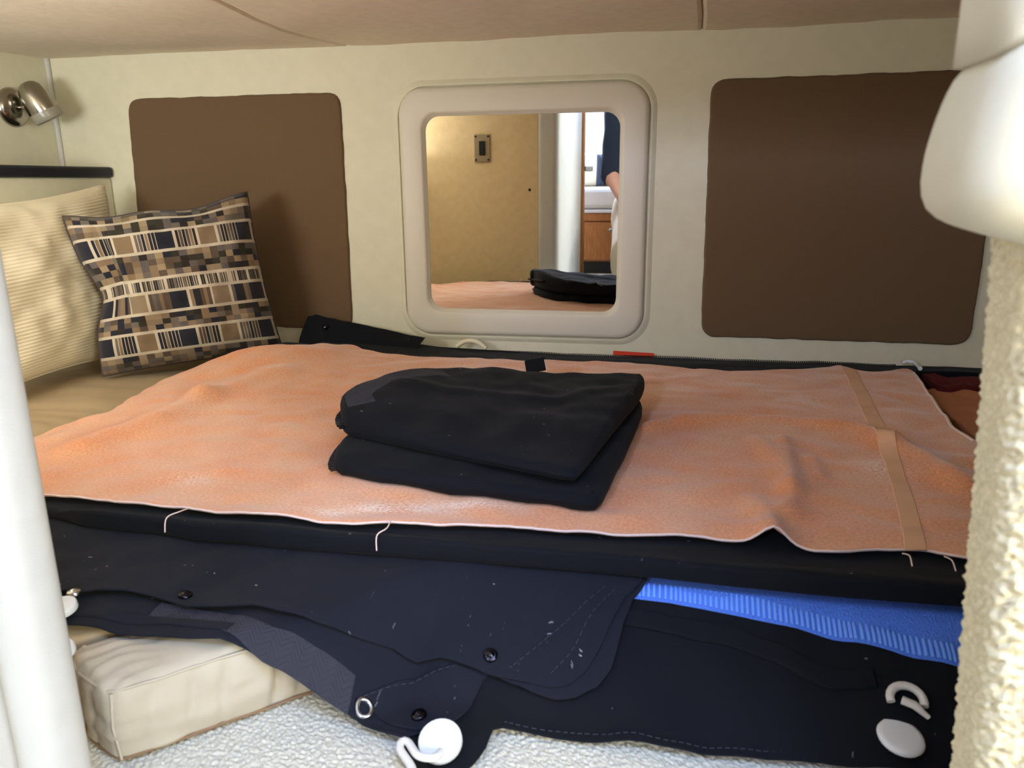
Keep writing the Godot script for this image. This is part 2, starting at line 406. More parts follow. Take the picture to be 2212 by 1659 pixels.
func shell() -> void:
	struct("wall_back", plain_box(Vector3(-1.5, -0.1, -0.08), Vector3(0.85, 0.80, 0.0)), M.cream_vinyl, "cream padded wall behind the mirror and the two brown panels", "wall")
	struct("wall_left", plain_box(Vector3(-1.46, -0.1, -0.02), Vector3(-1.366, 0.80, 1.21)), M.cream_vinyl, "cream end wall that carries the reading lamp", "wall")
	struct("wall_right", plain_box(Vector3(0.78, -0.1, -0.02), Vector3(0.86, 0.80, 1.21)), M.cream_vinyl, "end wall of the berth on the right", "wall")
	var top := struct("ceiling", plain_box(Vector3(-1.46, 0.742, -0.02), Vector3(0.86, 0.80, 1.21)), M.headliner, "tan padded headliner with two seams above the berth", "ceiling")
	var s1 := [Vector2(-0.650, -0.01), Vector2(-0.668, 0.03), Vector2(-0.690, 0.13), Vector2(-0.694, 0.29), Vector2(-0.685, 0.43), Vector2(-0.66, 0.8), Vector2(-0.65, 1.2)]
	var s2 := [Vector2(0.049, -0.01), Vector2(0.045, 0.13), Vector2(0.039, 0.25), Vector2(0.03, 0.6), Vector2(0.03, 1.2)]
	var back1 := s1.duplicate()
	back1.reverse()
	var back2 := s2.duplicate()
	back2.reverse()
	var sag := func(x: float, z: float) -> float:
		return CEIL + 0.003 * soft.get_noise_2d(x * 1.2, z * 1.2) - 0.004 * sin(clampf(z / 0.5, 0.0, 1.0) * PI)
	for poly in [[Vector2(-1.40, -0.01)] + s1 + [Vector2(-1.40, 1.2)], s1 + [Vector2(0.03, 1.2)].slice(0, 0) + back2, s2 + [Vector2(0.80, 1.2), Vector2(0.80, -0.01)]]:
		var s := Shape.new()
		s.slab(poly, hold(0.744), sag, 0.008, 0.04, 1)
		part("headliner_panel", s, M.headliner, top)
	# piping where the end wall meets the back wall
	var p := Shape.new()
	p.tube([Vector3(-1.362, 0.47, 0.004), Vector3(-1.362, 0.60, 0.004), Vector3(-1.362, 0.715, 0.004)], 0.0055, 10)
	struct("trim_1", p, M.white_vinyl, "pale piping down the corner beside the reading lamp", "trim")
	# ledge at the end of the berth
	var t := thing("ledge", "cream ledge with a dark navy edge board at the pillow end", "ledge", Vector3(-1.30, 0.0, 0.5))
	part("front_panel", plain_box(Vector3(-1.3655, 0.0, 0.001), Vector3(-1.243, 0.457, 1.19), 0.006), M.cream_vinyl, t)
	part("edge_board", plain_box(Vector3(-1.3655, 0.456, 0.002), Vector3(-1.234, 0.479, 1.19), 0.006), M.navy_board, t, "dark navy edge board")


func carpet_sheet(f: Callable, nu: int, nv: int, flip := false) -> Shape:
	var s := Shape.new()
	s.grid(f, nu, nv, flip)
	return s


func entry() -> void:
	var pile := FastNoiseLite.new()
	pile.seed = 31
	pile.noise_type = FastNoiseLite.TYPE_CELLULAR
	pile.cellular_return_type = FastNoiseLite.RETURN_DISTANCE
	pile.frequency = 210.0
	pile.fractal_type = FastNoiseLite.FRACTAL_NONE
	var wob := FastNoiseLite.new()
	wob.seed = 32
	wob.frequency = 95.0
	# sole under everything, carpeted where the entry shows it
	var fl := struct("floor", plain_box(Vector3(-1.5, -0.10, -0.02), Vector3(1.56, -0.012, 3.0)), M.carpet, "pale carpeted sole of the cabin", "floor")
	var cf := func(s: float, t: float) -> Vector3:
		var x := lerpf(-0.50, 0.30, s)
		var z := lerpf(1.0, 1.22, t)
		return Vector3(x, -0.001 - 0.0022 * (1.0 + pile.get_noise_2d(x * 1.9 + 0.006 * wob.get_noise_2d(z, x), z * 1.9)) + 0.0014 * wob.get_noise_2d(x * 2.0, z * 2.0), z)
	part("carpet_pile", carpet_sheet(cf, 700, 190, true), M.carpet, fl, "", "stuff")
	# bulkhead on the entry side, seen in the mirror
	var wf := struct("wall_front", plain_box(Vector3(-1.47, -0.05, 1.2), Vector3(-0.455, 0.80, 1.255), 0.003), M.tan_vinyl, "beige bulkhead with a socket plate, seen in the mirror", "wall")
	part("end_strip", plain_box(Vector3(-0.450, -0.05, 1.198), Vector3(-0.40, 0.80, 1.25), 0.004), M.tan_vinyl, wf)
	struct("wall_header", plain_box(Vector3(-1.47, 0.712, 1.205), Vector3(1.56, 1.62, 1.26), 0.004), M.white_vinyl, "bulkhead above the entry to the berth", "wall")
	# padded vinyl post on the left of the entry and the passage wall behind it
	var ps := Shape.new()
	ps.slab(round_rect(Vector2(-0.468, 1.197), Vector2(-0.381, 1.256), 0.026, 8), hold(0.80), hold(-0.01), 0.004, 0.02, 8)
	struct("trim_2", ps, M.white_vinyl, "white padded vinyl post at the left of the entry", "post")
	var pw := Shape.new()
	pw.slab(round_rect(Vector2(-0.47, 1.2585), Vector2(-0.384, 1.95), 0.010, 4), hold(1.62), hold(-0.01), 0.003, 0.08, 4)
	struct("wall_passage", pw, M.white_vinyl, "white vinyl wall of the passage behind the left post", "wall")
	# carpet covered partition on the right, its edge leaning a little
	var edge := func(y: float) -> float:
		return lerpf(0.176, 0.149, y / 0.42)
	var cp := func(s: float, t: float) -> Vector3:
		var y := lerpf(-0.02, 0.455, t)
		var x: float = edge.call(y)
		# s runs from inside the berth round the edge and along the face
		var d := s * 0.50
		var p: Vector3
		var nrm: Vector3
		if d < 0.025:
			p = Vector3(x, y, 1.198 + d)
			nrm = Vector3(-1, 0, 0)
		elif d < 0.044:
			var a := (d - 0.025) / 0.019 * PI / 2.0
			p = Vector3(x + 0.012 * (1.0 - cos(a)), y, 1.223 + 0.012 * sin(a))
			nrm = Vector3(-cos(a), 0, sin(a))
		else:
			p = Vector3(x + 0.012 + d - 0.044, y, 1.235)
			nrm = Vector3(0, 0, 1)
		var k := pile.get_noise_2d(d + 0.012 * wob.get_noise_2d(d, y), y + 0.012 * wob.get_noise_2d(y, d))
		var amp := lerpf(0.4, 1.0, ss(0.02, 0.06, d))
		return p + nrm * amp * (0.002 - 0.0045 * (1.0 + k) + 0.0045 * wob.get_noise_2d(d * 1.6, y * 1.6))
	var wr := struct("wall_partition", plain_box(Vector3(0.195, -0.05, 1.200), Vector3(1.50, 0.72, 1.222), 0.004), M.carpet_wall, "partition on the right of the entry covered in cream carpet", "wall")
	part("carpet_covering", carpet_sheet(cp, 330, 330), M.carpet_wall, wr, "looped cream carpet")
	# padded bolster and panel above the carpet
	var t := thing("padded_bolster", "white vinyl padded bolster bulging above the carpeted partition", "bolster", Vector3(0.25, 0.46, 1.2))
	var up := Transform3D(Basis(Vector3(1, 0, 0), Vector3(0, 0, 1), Vector3(0, -1, 0)).orthonormalized(), Vector3.ZERO)
	# outlines in x and -y, lifted along z
	var o := []
	for q in [Vector2(0.40, 0.466), Vector2(0.21, 0.465), Vector2(0.168, 0.468), Vector2(0.138, 0.475), Vector2(0.119, 0.482), Vector2(0.112, 0.491), Vector2(0.111, 0.505), Vector2(0.113, 0.520), Vector2(0.117, 0.535), Vector2(0.122, 0.544), Vector2(0.132, 0.550), Vector2(0.16, 0.553), Vector2(0.40, 0.553)]:
		o.append(Vector2(q.x, 0.059 - q.y))
	var bs := Shape.new()
	bs.slab(curve(o, 0.006, true), hold(1.275), hold(1.198), 0.016, 0.012, 4, up)
	part("bolster_pad", bs, M.bolster_vinyl, t)
	var us := Shape.new()
	us.slab([Vector2(0.1195, -0.486), Vector2(0.117, -0.72), Vector2(0.40, -0.72), Vector2(0.40, -0.486)], hold(1.266), hold(1.199), 0.012, 0.02, 4, up)
	part("upper_panel", us, M.bolster_vinyl, t)


func salon() -> void:
	# the saloon behind the camera: seen in the mirror, and what lets the daylight in
	struct("wall_rear", plain_box(Vector3(-1.5, -0.05, 2.9), Vector3(1.6, 1.68, 2.97)), M.white_vinyl, "white rear wall of the saloon seen in the mirror", "wall")
	struct("wall_side", plain_box(Vector3(1.5, -0.05, 1.2), Vector3(1.57, 1.68, 2.95)), M.white_vinyl, "side wall of the saloon with a window", "wall")
	struct("wall_port", plain_box(Vector3(-1.5, -0.05, 1.2), Vector3(-1.43, 1.68, 2.95)), M.white_vinyl, "far side wall of the saloon", "wall")
	struct("ceiling_saloon", plain_box(Vector3(-1.5, 1.61, 1.2), Vector3(1.57, 1.68, 2.95)), M.white_vinyl, "white ceiling of the saloon with a deck hatch", "ceiling")
	window("window_1", Vector3(-0.56, 0.94, 2.897), Vector2(0.56, 0.17), 0.0, M.window_day, "slender window high above the settee in the rear wall")
	window("window_2", Vector3(0.75, 0.80, 2.897), Vector2(0.9, 0.42), 0.0, M.curtain_day, "blind covered rear window of the saloon")
	window("window_3", Vector3(1.497, 0.72, 2.45), Vector2(0.75, 0.45), PI / 2.0, M.curtain_day, "blind covered side window of the saloon")
	var h := Shape.new()
	h.box(Vector3(0.38, 1.607, 2.15), Vector3(0.6, 0.008, 0.55), 0.003)
	struct("window_4", h, M.window_day, "frosted deck hatch in the saloon ceiling", "hatch")
	# settee
	var t := thing("settee", "oak fronted settee with a white seat cushion, seen in the mirror", "settee", Vector3(0.0, 0.0, 2.55))
	part("base_panel", plain_box(Vector3(-0.95, 0.05, 2.26), Vector3(0.9, 0.285, 2.88), 0.004), M.oak, t, "oak front")
	part("drawer_front", plain_box(Vector3(-0.94, 0.247, 2.245), Vector3(0.30, 0.284, 2.26), 0.003), M.oak, t)
	var d := part("door_front", plain_box(Vector3(-0.94, 0.058, 2.245), Vector3(0.30, 0.241, 2.26), 0.003), M.oak, t)
	var k := Shape.new()
	k.lathe([Vector2(0.0, 0.02), Vector2(0.008, 0.018), Vector2(0.010, 0.012), Vector2(0.005, 0.004), Vector2(0.005, 0.0)], Transform3D(Basis(Vector3.RIGHT, -PI / 2.0), Vector3(-0.262, 0.205, 2.245)), 14)
	part("knob", k, M.chrome, d, "round steel knob")
	part("kick_board", plain_box(Vector3(-0.95, -0.012, 2.29), Vector3(0.9, 0.05, 2.88), 0.003), M.black_kick, t, "black kick board")
	part("seat_edge", plain_box(Vector3(-0.95, 0.285, 2.235), Vector3(0.9, 0.302, 2.88), 0.004), M.white_vinyl, t)
	part("seat_cushion", plain_box(Vector3(-0.95, 0.302, 2.235), Vector3(0.9, 0.405, 2.80), 0.025), M.white_vinyl, t, "white seat cushion")
	part("back_cushion", plain_box(Vector3(-0.95, 0.405, 2.76), Vector3(0.9, 0.585, 2.885), 0.03), M.cream_vinyl, t, "beige back cushion")
	var n := Shape.new()
	n.grid(pillow_face([Vector3(-0.385, 0.575, 2.715), Vector3(-0.20, 0.575, 2.715), Vector3(-0.20, 0.41, 2.68), Vector3(-0.385, 0.41, 2.68)], 0.035, 0.02, 1.0), 16, 16)
	n.grid(pillow_face([Vector3(-0.385, 0.575, 2.715), Vector3(-0.20, 0.575, 2.715), Vector3(-0.20, 0.41, 2.68), Vector3(-0.385, 0.41, 2.68)], 0.035, 0.02, -1.0), 16, 16, true)
	single("navy_pillow", n, M.navy_cushion, "dark navy pillow on the settee, seen in the mirror", "pillow", Vector3(-0.24, 0.41, 2.64))
	# the oak cabin door, folded back at the end of the passage wall
	var dr := thing("door_1", "oak cabin door edge with a latch, seen in the mirror", "door", Vector3(-0.39, 0.0, 2.0))
	dr.set_meta("kind", "structure")
	part("door_leaf", plain_box(Vector3(-0.425, 0.0, 1.955), Vector3(-0.372, 1.55, 1.995), 0.004), M.oak, dr)
	part("latch", plain_box(Vector3(-0.372, 0.478, 1.965), Vector3(-0.335, 0.502, 1.985), 0.006), M.snap_steel, dr, "steel latch")


func window(called: String, at: Vector3, size: Vector2, turn: float, m: Material, label: String) -> void:
	var x := Transform3D(Basis(Vector3.UP, PI - turn), at) if turn == 0.0 else Transform3D(Basis(Vector3.UP, -PI / 2.0), at)
	var s := Shape.new()
	s.box(Vector3.ZERO, Vector3(size.x, size.y, 0.006), 0.002, x)
	var o := struct(called, s, m, label, "window")
	var f := Shape.new()
	f.frame(-size / 2.0 - Vector2.ONE * 0.025, size / 2.0 + Vector2.ONE * 0.025, 0.03, [Vector2(0, -0.002), Vector2(0, 0.010), Vector2(0.004, 0.014), Vector2(0.022, 0.014), Vector2(0.027, 0.004)], x)
	part("window_frame", f, M.frame_plastic, o)


# ---------------------------------------------------------------- things on the walls
func wall_fittings() -> void:
	var flat := Transform3D(Basis(Vector3(1, 0, 0), Vector3(0, 0, 1), Vector3(0, -1, 0)), Vector3.ZERO)
	for d in [[[Vector2(-1.176, 0.622), Vector2(-0.677, 0.622), Vector2(-0.681, 0.122), Vector2(-1.196, 0.122)], "brown fabric wall panel behind the patterned pillow"], [[Vector2(0.070, 0.623), Vector2(0.585, 0.625), Vector2(0.582, 0.126), Vector2(0.077, 0.128)], "dark brown fabric wall panel to the right of the mirror"]]:
		var q: Array = d[0]
		var o := []
		for i in 4:
			var a: Vector2 = q[i]
			var b: Vector2 = q[(i + 3) % 4]
			var c: Vector2 = q[(i + 1) % 4]
			var r := 0.032
			var u := a + (b - a).normalized() * r
			var w := a + (c - a).normalized() * r
			for k in 7:
				var s := k / 6.0
				o.append(u.lerp(a, s).lerp(a.lerp(w, s), s))
		var wavy := []
		for p in Shape.resample(o, 0.012):
			var e: Vector2 = p
			var off := 0.0016 * fine.get_noise_2d(e.x * 1.6, e.y * 1.6)
			wavy.append(Vector2(e.x + off, -(e.y + off)))
		var s := Shape.new()
		s.slab(wavy, hold(0.006), hold(-0.004), 0.005, 0.03, 1, flat)
		single("wall_panel", s, M.brown_fabric, d[1], "panel", Vector3(q[3].x, q[3].y, 0.0), "brown panels on the back wall")
	# the mirror
	var t := thing("mirror", "square mirror in a rounded cream plastic frame on the wall", "mirror", Vector3(-0.2985, 0.12, 0.0))
	var f := Shape.new()
	f.frame(Vector2(-0.551, 0.119), Vector2(-0.0416, 0.6255), 0.052,  [Vector2(0.002, -0.003), Vector2(0.0, 0.004), Vector2(0.0015, 0.009), Vector2(0.005, 0.0125), Vector2(0.011, 0.0145), Vector2(0.030, 0.0150), Vector2(0.046, 0.0145), Vector2(0.0500, 0.0125), Vector2(0.0520, 0.0085), Vector2(0.0535, 0.0080), Vector2(0.0545, 0.0060), Vector2(0.0560, 0.0055), Vector2(0.0570, 0.001)])
	part("frame", f, M.frame_plastic, t, "cream moulded frame")
	var pad := Shape.new()
	pad.frame(Vector2(-0.567, 0.103), Vector2(-0.0256, 0.6415), 0.066, [Vector2(0.0, -0.001), Vector2(0.004, 0.0012), Vector2(0.009, 0.0042), Vector2(0.0125, 0.0052), Vector2(0.0140, 0.0040), Vector2(0.0146, -0.002)])
	part("padded_surround", pad, M.cream_vinyl, t, "wall padding tucked round the frame")
	var g := Shape.new()
	var o := []
	for p in round_rect(Vector2(-0.551 + 0.050, -0.6255 + 0.050), Vector2(-0.0416 - 0.050, -0.119 - 0.050), 0.02, 6):
		o.append(p)
	g.slab(o, hold(0.0045), hold(0.0), 0.001, 0.05, 1, flat)
	part("glass", g, M.mirror_glass, t, "mirror glass")
	# reading lamp on the end wall
	var l := thing("reading_lamp", "small chrome bullet reading lamp on the end wall", "lamp", Vector3(-1.366, 0.602, 0.125))
	var side := Transform3D(Basis(Vector3(0, -1, 0), Vector3(1, 0, 0), Vector3(0, 0, 1)), Vector3(-1.366, 0.600, 0.118))
	var b := Shape.new()
	b.lathe([Vector2(0.040, 0.0), Vector2(0.040, 0.003), Vector2(0.037, 0.009), Vector2(0.030, 0.014), Vector2(0.018, 0.0175), Vector2(0.008, 0.019), Vector2(0.0, 0.0192)], side, 32)
	part("base", b, M.chrome, l)
	var arm := Shape.new()
	arm.tube([Vector3(-1.348, 0.600, 0.118), Vector3(-1.335, 0.600, 0.117), Vector3(-1.322, 0.603, 0.113)], 0.005, 12)
	part("arm", arm, M.chrome, l)
	# the bullet: its closed end up, its mouth down and to the right
	var ax := Vector3(0.30, -0.86, -0.30).normalized()
	var tip := Vector3(-1.324, 0.649, 0.120)
	var bx := Basis(Quaternion(Vector3.UP, ax))
	var sh := Shape.new()
	sh.lathe([Vector2(0.0, 0.0), Vector2(0.009, 0.001), Vector2(0.017, 0.005), Vector2(0.0235, 0.013), Vector2(0.0275, 0.025), Vector2(0.030, 0.042), Vector2(0.0315, 0.062), Vector2(0.0305, 0.062), Vector2(0.029, 0.058)], Transform3D(bx, tip), 32)
	part("shade", sh, M.chrome, l)
	var le := Shape.new()
	le.lathe([Vector2(0.0312, 0.062), Vector2(0.0318, 0.072), Vector2(0.0312, 0.080), Vector2(0.028, 0.083), Vector2(0.0, 0.084)], Transform3D(bx, tip), 32)
	part("lens", le, M.frosted_lens, l, "frosted lens")
	# unseen lamp, added on the bulkhead to brighten the pillow end
	var wl := thing("added_strip_lamp", "unseen strip lamp added behind the left post to light the pillow end", "lamp", Vector3(-1.06, 0.46, 1.2))
	var tx := Transform3D(Basis.looking_at(Vector3(0.05, 0.8, -1.0)), Vector3(-1.06, 0.46, 1.140))
	var hs := Shape.new()
	hs.box(Vector3(0, 0, 0.016), Vector3(0.30, 0.16, 0.020), 0.006, tx)
	hs.box(Vector3(-1.06, 0.43, 1.182), Vector3(0.08, 0.05, 0.034), 0.004)
	part("housing", hs, M.frame_plastic, wl)
	var df := Shape.new()
	df.box(Vector3(0, 0, 0.004), Vector3(0.28, 0.14, 0.006), 0.002, tx)
	part("diffuser", df, M.bulb_glow, wl, "glowing diffuser")
	area("added_strip_lamp_light", Vector3(-1.06, 0.46, 1.140), Vector3(0.05, 0.8, -1).normalized(), Vector2(0.28, 0.14), Color(0.97, 0.99, 1.0), 0.56)
	# socket on the bulkhead, seen in the mirror
	var e := thing("socket_plate", "small plate with a dark rocker on the beige bulkhead, in the mirror", "switch", Vector3(-0.657, 0.555, 1.2))
	part("plate", plain_box(Vector3(-0.687, 0.506, 1.194), Vector3(-0.628, 0.603, 1.2005), 0.003), M.switch_plate, e)
	part("rocker", plain_box(Vector3(-0.6685, 0.529, 1.189), Vector3(-0.6455, 0.579, 1.196), 0.003), M.switch_black, e, "black rocker")
	for sx in [-0.680, -0.635]:
		for sy in [0.514, 0.595]:
			var sc := Shape.new()
			sc.lathe([Vector2(0.004, 0.0), Vector2(0.0035, 0.0015), Vector2(0.0, 0.002)], Transform3D(Basis(Vector3.RIGHT, -PI / 2.0), Vector3(sx, sy, 1.1945)), 10)
			part("screw", sc, M.snap_dark, e)
	var st := Shape.new()
	st.lathe([Vector2(0.0055, 0.0), Vector2(0.0045, 0.003), Vector2(0.0, 0.004)], Transform3D(Basis(Vector3.RIGHT, -PI / 2.0), Vector3(-0.487, 0.409, 1.2005)), 12)
	single("stud", st, M.switch_black, "tiny black stud on the beige bulkhead, seen in the mirror", "stud", Vector3(-0.487, 0.409, 1.2))


# ---------------------------------------------------------------- the bed
func ss(a: float, b: float, x: float) -> float:
	var t := clampf((x - a) / (b - a), 0.0, 1.0)
	return t * t * (3.0 - 2.0 * t)


func heap(x: float, z: float) -> float:
	return 0.072 + 0.028 * ss(-0.97, -0.80, x) + 0.036 * exp(-pow((x + 0.76) / 0.13, 2.0) - pow((z - 0.24) / 0.12, 2.0))


func front(x: float, z: float) -> float:
	var s := (x + 0.403) * 0.687 + (z - 1.16) * 0.726
	return maxf(maxf(0.074 - 0.068 * ss(-0.005, 0.075, s), 0.085 - 0.687 * (z - 0.945)), 0.006)


func ground(x: float, z: float) -> float:
	return lerpf(heap(x, z), front(x, z), ss(0.945, 0.965, z))


func low(x: float, z: float) -> float:
	return minf(ground(x, z), 0.0765)


func over(f: Callable, off: float, wrinkle := 0.0, scale_ := 1.0) -> Callable:
	return func(x: float, z: float) -> float: return f.call(x, z) + off + wrinkle * soft.get_noise_2d(x * scale_ * 3.0, z * scale_ * 3.0)


func laid(off: float) -> Callable:
	# a layer of canvas at the front edge; all layers share their creases
	return func(x: float, z: float) -> float:
		return low(x, z) + off + crinkle(x, z)


func crinkle(x: float, z: float) -> float:
	var k := ss(0.95, 1.0, z)
	return k * (0.0034 * soft.get_noise_2d(x * 3.0, z * 3.0) + 0.0034 * fine.get_noise_2d(x * 0.8 + z * 0.4, z * 1.1))


func stack_top(x: float, z: float) -> float:
	return heap(x, z) + lerpf(-0.008, 0.010, ss(-0.35, -0.6, x)) * ss(0.14, 0.05, z) + 0.0015 * soft.get_noise_2d(x * 2.0, z * 4.0) + 0.005 * ss(0.90, 0.94, z)


func bed() -> void:
	var main := thing("mattress", "tan covered berth mattress under the pillows and the towel", "mattress", Vector3(-0.3, 0.0, 0.5))
	var flat := func(x: float, z: float) -> float:
		return 0.0685 + (0.0012 + 0.002 * ss(-0.85, -1.0, x)) * soft.get_noise_2d(x * 2.0, z * 2.0) + 0.0022 * sin(z * 55.0 + 9.0 * soft.get_noise_2d(x * 0.6, z)) * ss(-0.85, -1.0, x)
	var ms := Shape.new()
	ms.slab([Vector2(-1.238, 0.01), Vector2(0.76, 0.01), Vector2(0.76, 0.90), Vector2(-0.18, 0.894), Vector2(-0.215, 0.862), Vector2(-0.478, 1.112), Vector2(-0.60, 1.12), Vector2(-1.238, 1.12)], flat, hold(0.0), 0.009, 0.013, 3)
	part("cover", ms, M.tan_sheet, main)
	var t := thing("filler_cushion", "cream boxed filler cushion with seamed corner showing below the canvas", "cushion", Vector3(-0.35, 0.0, 1.05))
	var o := [Vector2(-0.224, 0.890), Vector2(-0.170, 0.940), Vector2(-0.285, 1.048), Vector2(-0.394, 1.152), Vector2(-0.400, 1.157), Vector2(-0.408, 1.159), Vector2(-0.446, 1.142), Vector2(-0.468, 1.119)]
	var top := func(x: float, z: float) -> float:
		var along := (x + 0.403) * 0.726 - (z - 1.16) * 0.687
		var across := -((x + 0.403) * 0.687 + (z - 1.16) * 0.726)
		var y := 0.0690 + 0.0035 * sin(clampf(across / 0.073, 0.0, 1.0) * PI)
		# gathers running in from the end seam
		y += 0.0011 * sin(across * 520.0 + 6.0 * soft.get_noise_2d(x * 3.0, z * 3.0)) * ss(0.06, 0.0, along)
		return y + 0.002 * fine.get_noise_2d(x * 1.5, z * 1.5)
	var crease := func(a: float, h: float) -> float:
		# upright pleats in the boxing, the cover bulging between them
		var k := sin(PI * clampf(h, 0.0, 1.0))
		var u := a / 0.030 + 0.45 * (h - 0.5) + 1.2 * soft.get_noise_2d(a * 2.0, 0.3)
		var depth := maxf(0.0, fine.get_noise_2d(floorf(u) * 3.7, 1.7) + 0.25)
		var w := (u - floorf(u) - 0.5) / 0.13
		return 0.011 * depth * exp(-w * w) * (0.3 + 0.7 * k) - 0.0045 * k + 0.0025 * soft.get_noise_2d(a * 4.0, h)
	var s := Shape.new()
	s.slab(o, top, hold(0.0), 0.007, 0.0042, 9, Transform3D(), crease)
	part("cover", s, M.cream_cover, t)
	var edge := [Vector2(-0.468, 1.120), Vector2(-0.446, 1.143), Vector2(-0.406, 1.160), Vector2(-0.400, 1.158), Vector2(-0.285, 1.049), Vector2(-0.170, 0.941)]
	for y in [0.0645, 0.004]:
		var path := []
		for p in curve(edge, 0.006):
			path.append(Vector3(p.x, y + 0.0008 * fine.get_noise_2d(p.x * 3.0, p.y * 3.0), p.y))
		var e := Shape.new()
		e.tube(path, 0.0013 if y > 0.01 else 0.0012, 6)
		part("seam", e, M.cream_cover if y > 0.01 else M.piping_brown, t)
	var v := Shape.new()
	v.tube([Vector3(-0.4035, 0.0635, 1.1605), Vector3(-0.4045, 0.035, 1.1630), Vector3(-0.4035, 0.004, 1.1605)], 0.0012, 6)
	part("seam", v, M.cream_cover, t)


func pillow_face(c: Array, thick: float, bow: float, sgn: float, power := 0.5) -> Callable:
	# c: top left, top right, bottom right, bottom left as seen from the front
	var nrm: Vector3 = ((c[3] - c[0]) as Vector3).cross(c[1] - c[0]).normalized()
	return func(s: float, t: float) -> Vector3:
		var u := 2.0 * s - 1.0
		var w := 2.0 * t - 1.0
		var uu := u * (1.0 - bow * (1.0 - w * w) * u * u)
		var ww := w * (1.0 - bow * (1.0 - u * u) * w * w)
		var a := (uu + 1.0) / 2.0
		var b := (ww + 1.0) / 2.0
		var p: Vector3 = c[0].lerp(c[1], a).lerp(c[3].lerp(c[2], a), b)
		var k := pow(maxf((1.0 - pow(absf(u), 2.4)) * (1.0 - pow(absf(w), 2.4)), 0.0), power)
		var crumple := 0.14 * soft.get_noise_3d(p.x * 4.0, p.y * 4.0, p.z * 4.0 + sgn) + 0.025 * fine.get_noise_3d(p.x * 0.7, p.y * 0.7, p.z * 0.7)
		return p + nrm * sgn * thick * k * (1.0 + crumple)


func piped(f: Callable, r: float, m: Material, parent: Node3D) -> void:
	var path := []
	for k in 24:
		path.append(f.call(k / 24.0, 0.0))
	for k in 24:
		path.append(f.call(1.0, k / 24.0))
	for k in 24:
		path.append(f.call(1.0 - k / 24.0, 1.0))
	for k in 24:
		path.append(f.call(0.0, 1.0 - k / 24.0))
	var s := Shape.new()
	s.tube(path, r, 7, true)
	part("piping", s, m, parent)


func pillows() -> void:
	# ribbed cream pillow standing against the ledge
	var c := [Vector3(-1.190, 0.405, 0.60), Vector3(-1.185, 0.440, 0.10), Vector3(-1.135, 0.085, 0.16), Vector3(-1.130, 0.085, 0.60)]
	var t := thing("ribbed_pillow", "large cream ribbed pillow leaning on the ledge behind the white post", "pillow", Vector3(-1.15, 0.07, 0.36))
	var base := pillow_face(c, 0.062, 0.09, 1.0, 0.42)
	var nrm: Vector3 = ((c[3] - c[0]) as Vector3).cross(c[1] - c[0]).normalized()
	var ribs := func(s: float, u: float) -> Vector3:
		var p: Vector3 = base.call(s, u)
		return p + nrm * 0.0006 * sin(u * TAU * 52.0) * minf(1.0, 12.0 * minf(minf(u, 1.0 - u), minf(s, 1.0 - s)))
	var s := Shape.new()
	s.grid(ribs, 40, 420)
	s.grid(pillow_face(c, 0.045, 0.09, -1.0, 0.42), 24, 24, true)
	part("cover", s, M.ribbed_cream, t)
	piped(pillow_face(c, 0.0, 0.09, 1.0), 0.003, M.ribbed_cream, t)
	# patterned pillow in front of it
	c = [Vector3(-1.122, 0.384, 0.305), Vector3(-0.848, 0.424, 0.110), Vector3(-0.800, 0.088, 0.105), Vector3(-1.066, 0.080, 0.330)]
	t = thing("patterned_pillow", "square throw pillow woven in tan, grey and navy checks and stripes", "pillow", Vector3(-0.95, 0.07, 0.24))
	s = Shape.new()
	s.grid(dented(pillow_face(c, 0.085, 0.05, 1.0, 0.40)), 64, 64)
	s.grid(dented(pillow_face(c, 0.050, 0.05, -1.0)), 64, 64, true)
	part("cover", s, M.patterned, t)
	piped(dented(pillow_face(c, 0.0, 0.05, 1.0)), 0.002, M.pillow_piping, t)


func dented(f: Callable) -> Callable:
	# a pinch in the left side of the pillow
	return func(s: float, t: float) -> Vector3:
		var p: Vector3 = f.call(s, t)
		var d := Vector2((s - 0.14) / 0.06, (t - 0.42) / 0.22)
		var k := exp(-d.length_squared())
		# the left edge is drawn in at half height, a slack corner stands above it
		var e := exp(-pow(s / 0.16, 2.0) - pow((t - 0.5) / 0.17, 2.0))
		var g := 0.010 * exp(-pow((s - 0.17 - 0.1 * (t - 0.3)) / 0.025, 2.0)) * ss(0.0, 0.15, t) * ss(0.75, 0.5, t)
		var sagging := 0.006 * sin(s * 11.0) * exp(-pow(t / 0.10, 2.0)) * sin(PI * s)
		return p + Vector3(-0.3, 0.0, -1.0).normalized() * (0.018 * k + g) + Vector3(0.9, 0.0, -0.2) * 0.030 * e + Vector3.DOWN * (0.010 * sin(PI * s) * exp(-pow(t / 0.15, 2.0)) + sagging)


# ---------------------------------------------------------------- canvas
func rounded(o: Array) -> Array:
	# corners cut twice
	for k in 2:
		var n := []
		for i in o.size():
			var a: Vector2 = o[i]
			var b: Vector2 = o[(i + 1) % o.size()]
			n.append(a.lerp(b, 0.25))
			n.append(a.lerp(b, 0.75))
		o = n
	return o


func vec(a: Array) -> Array:
	var out := []
	for p in a:
		out.append(Vector2(p[0], p[1]))
	return out


func sheet(o: Array, f: Callable, thick: float, cell: float) -> Shape:
	var s := Shape.new()
	s.slab(o, f, func(x: float, z: float) -> float: return f.call(x, z) - thick, thick * 0.5, cell)
	return s


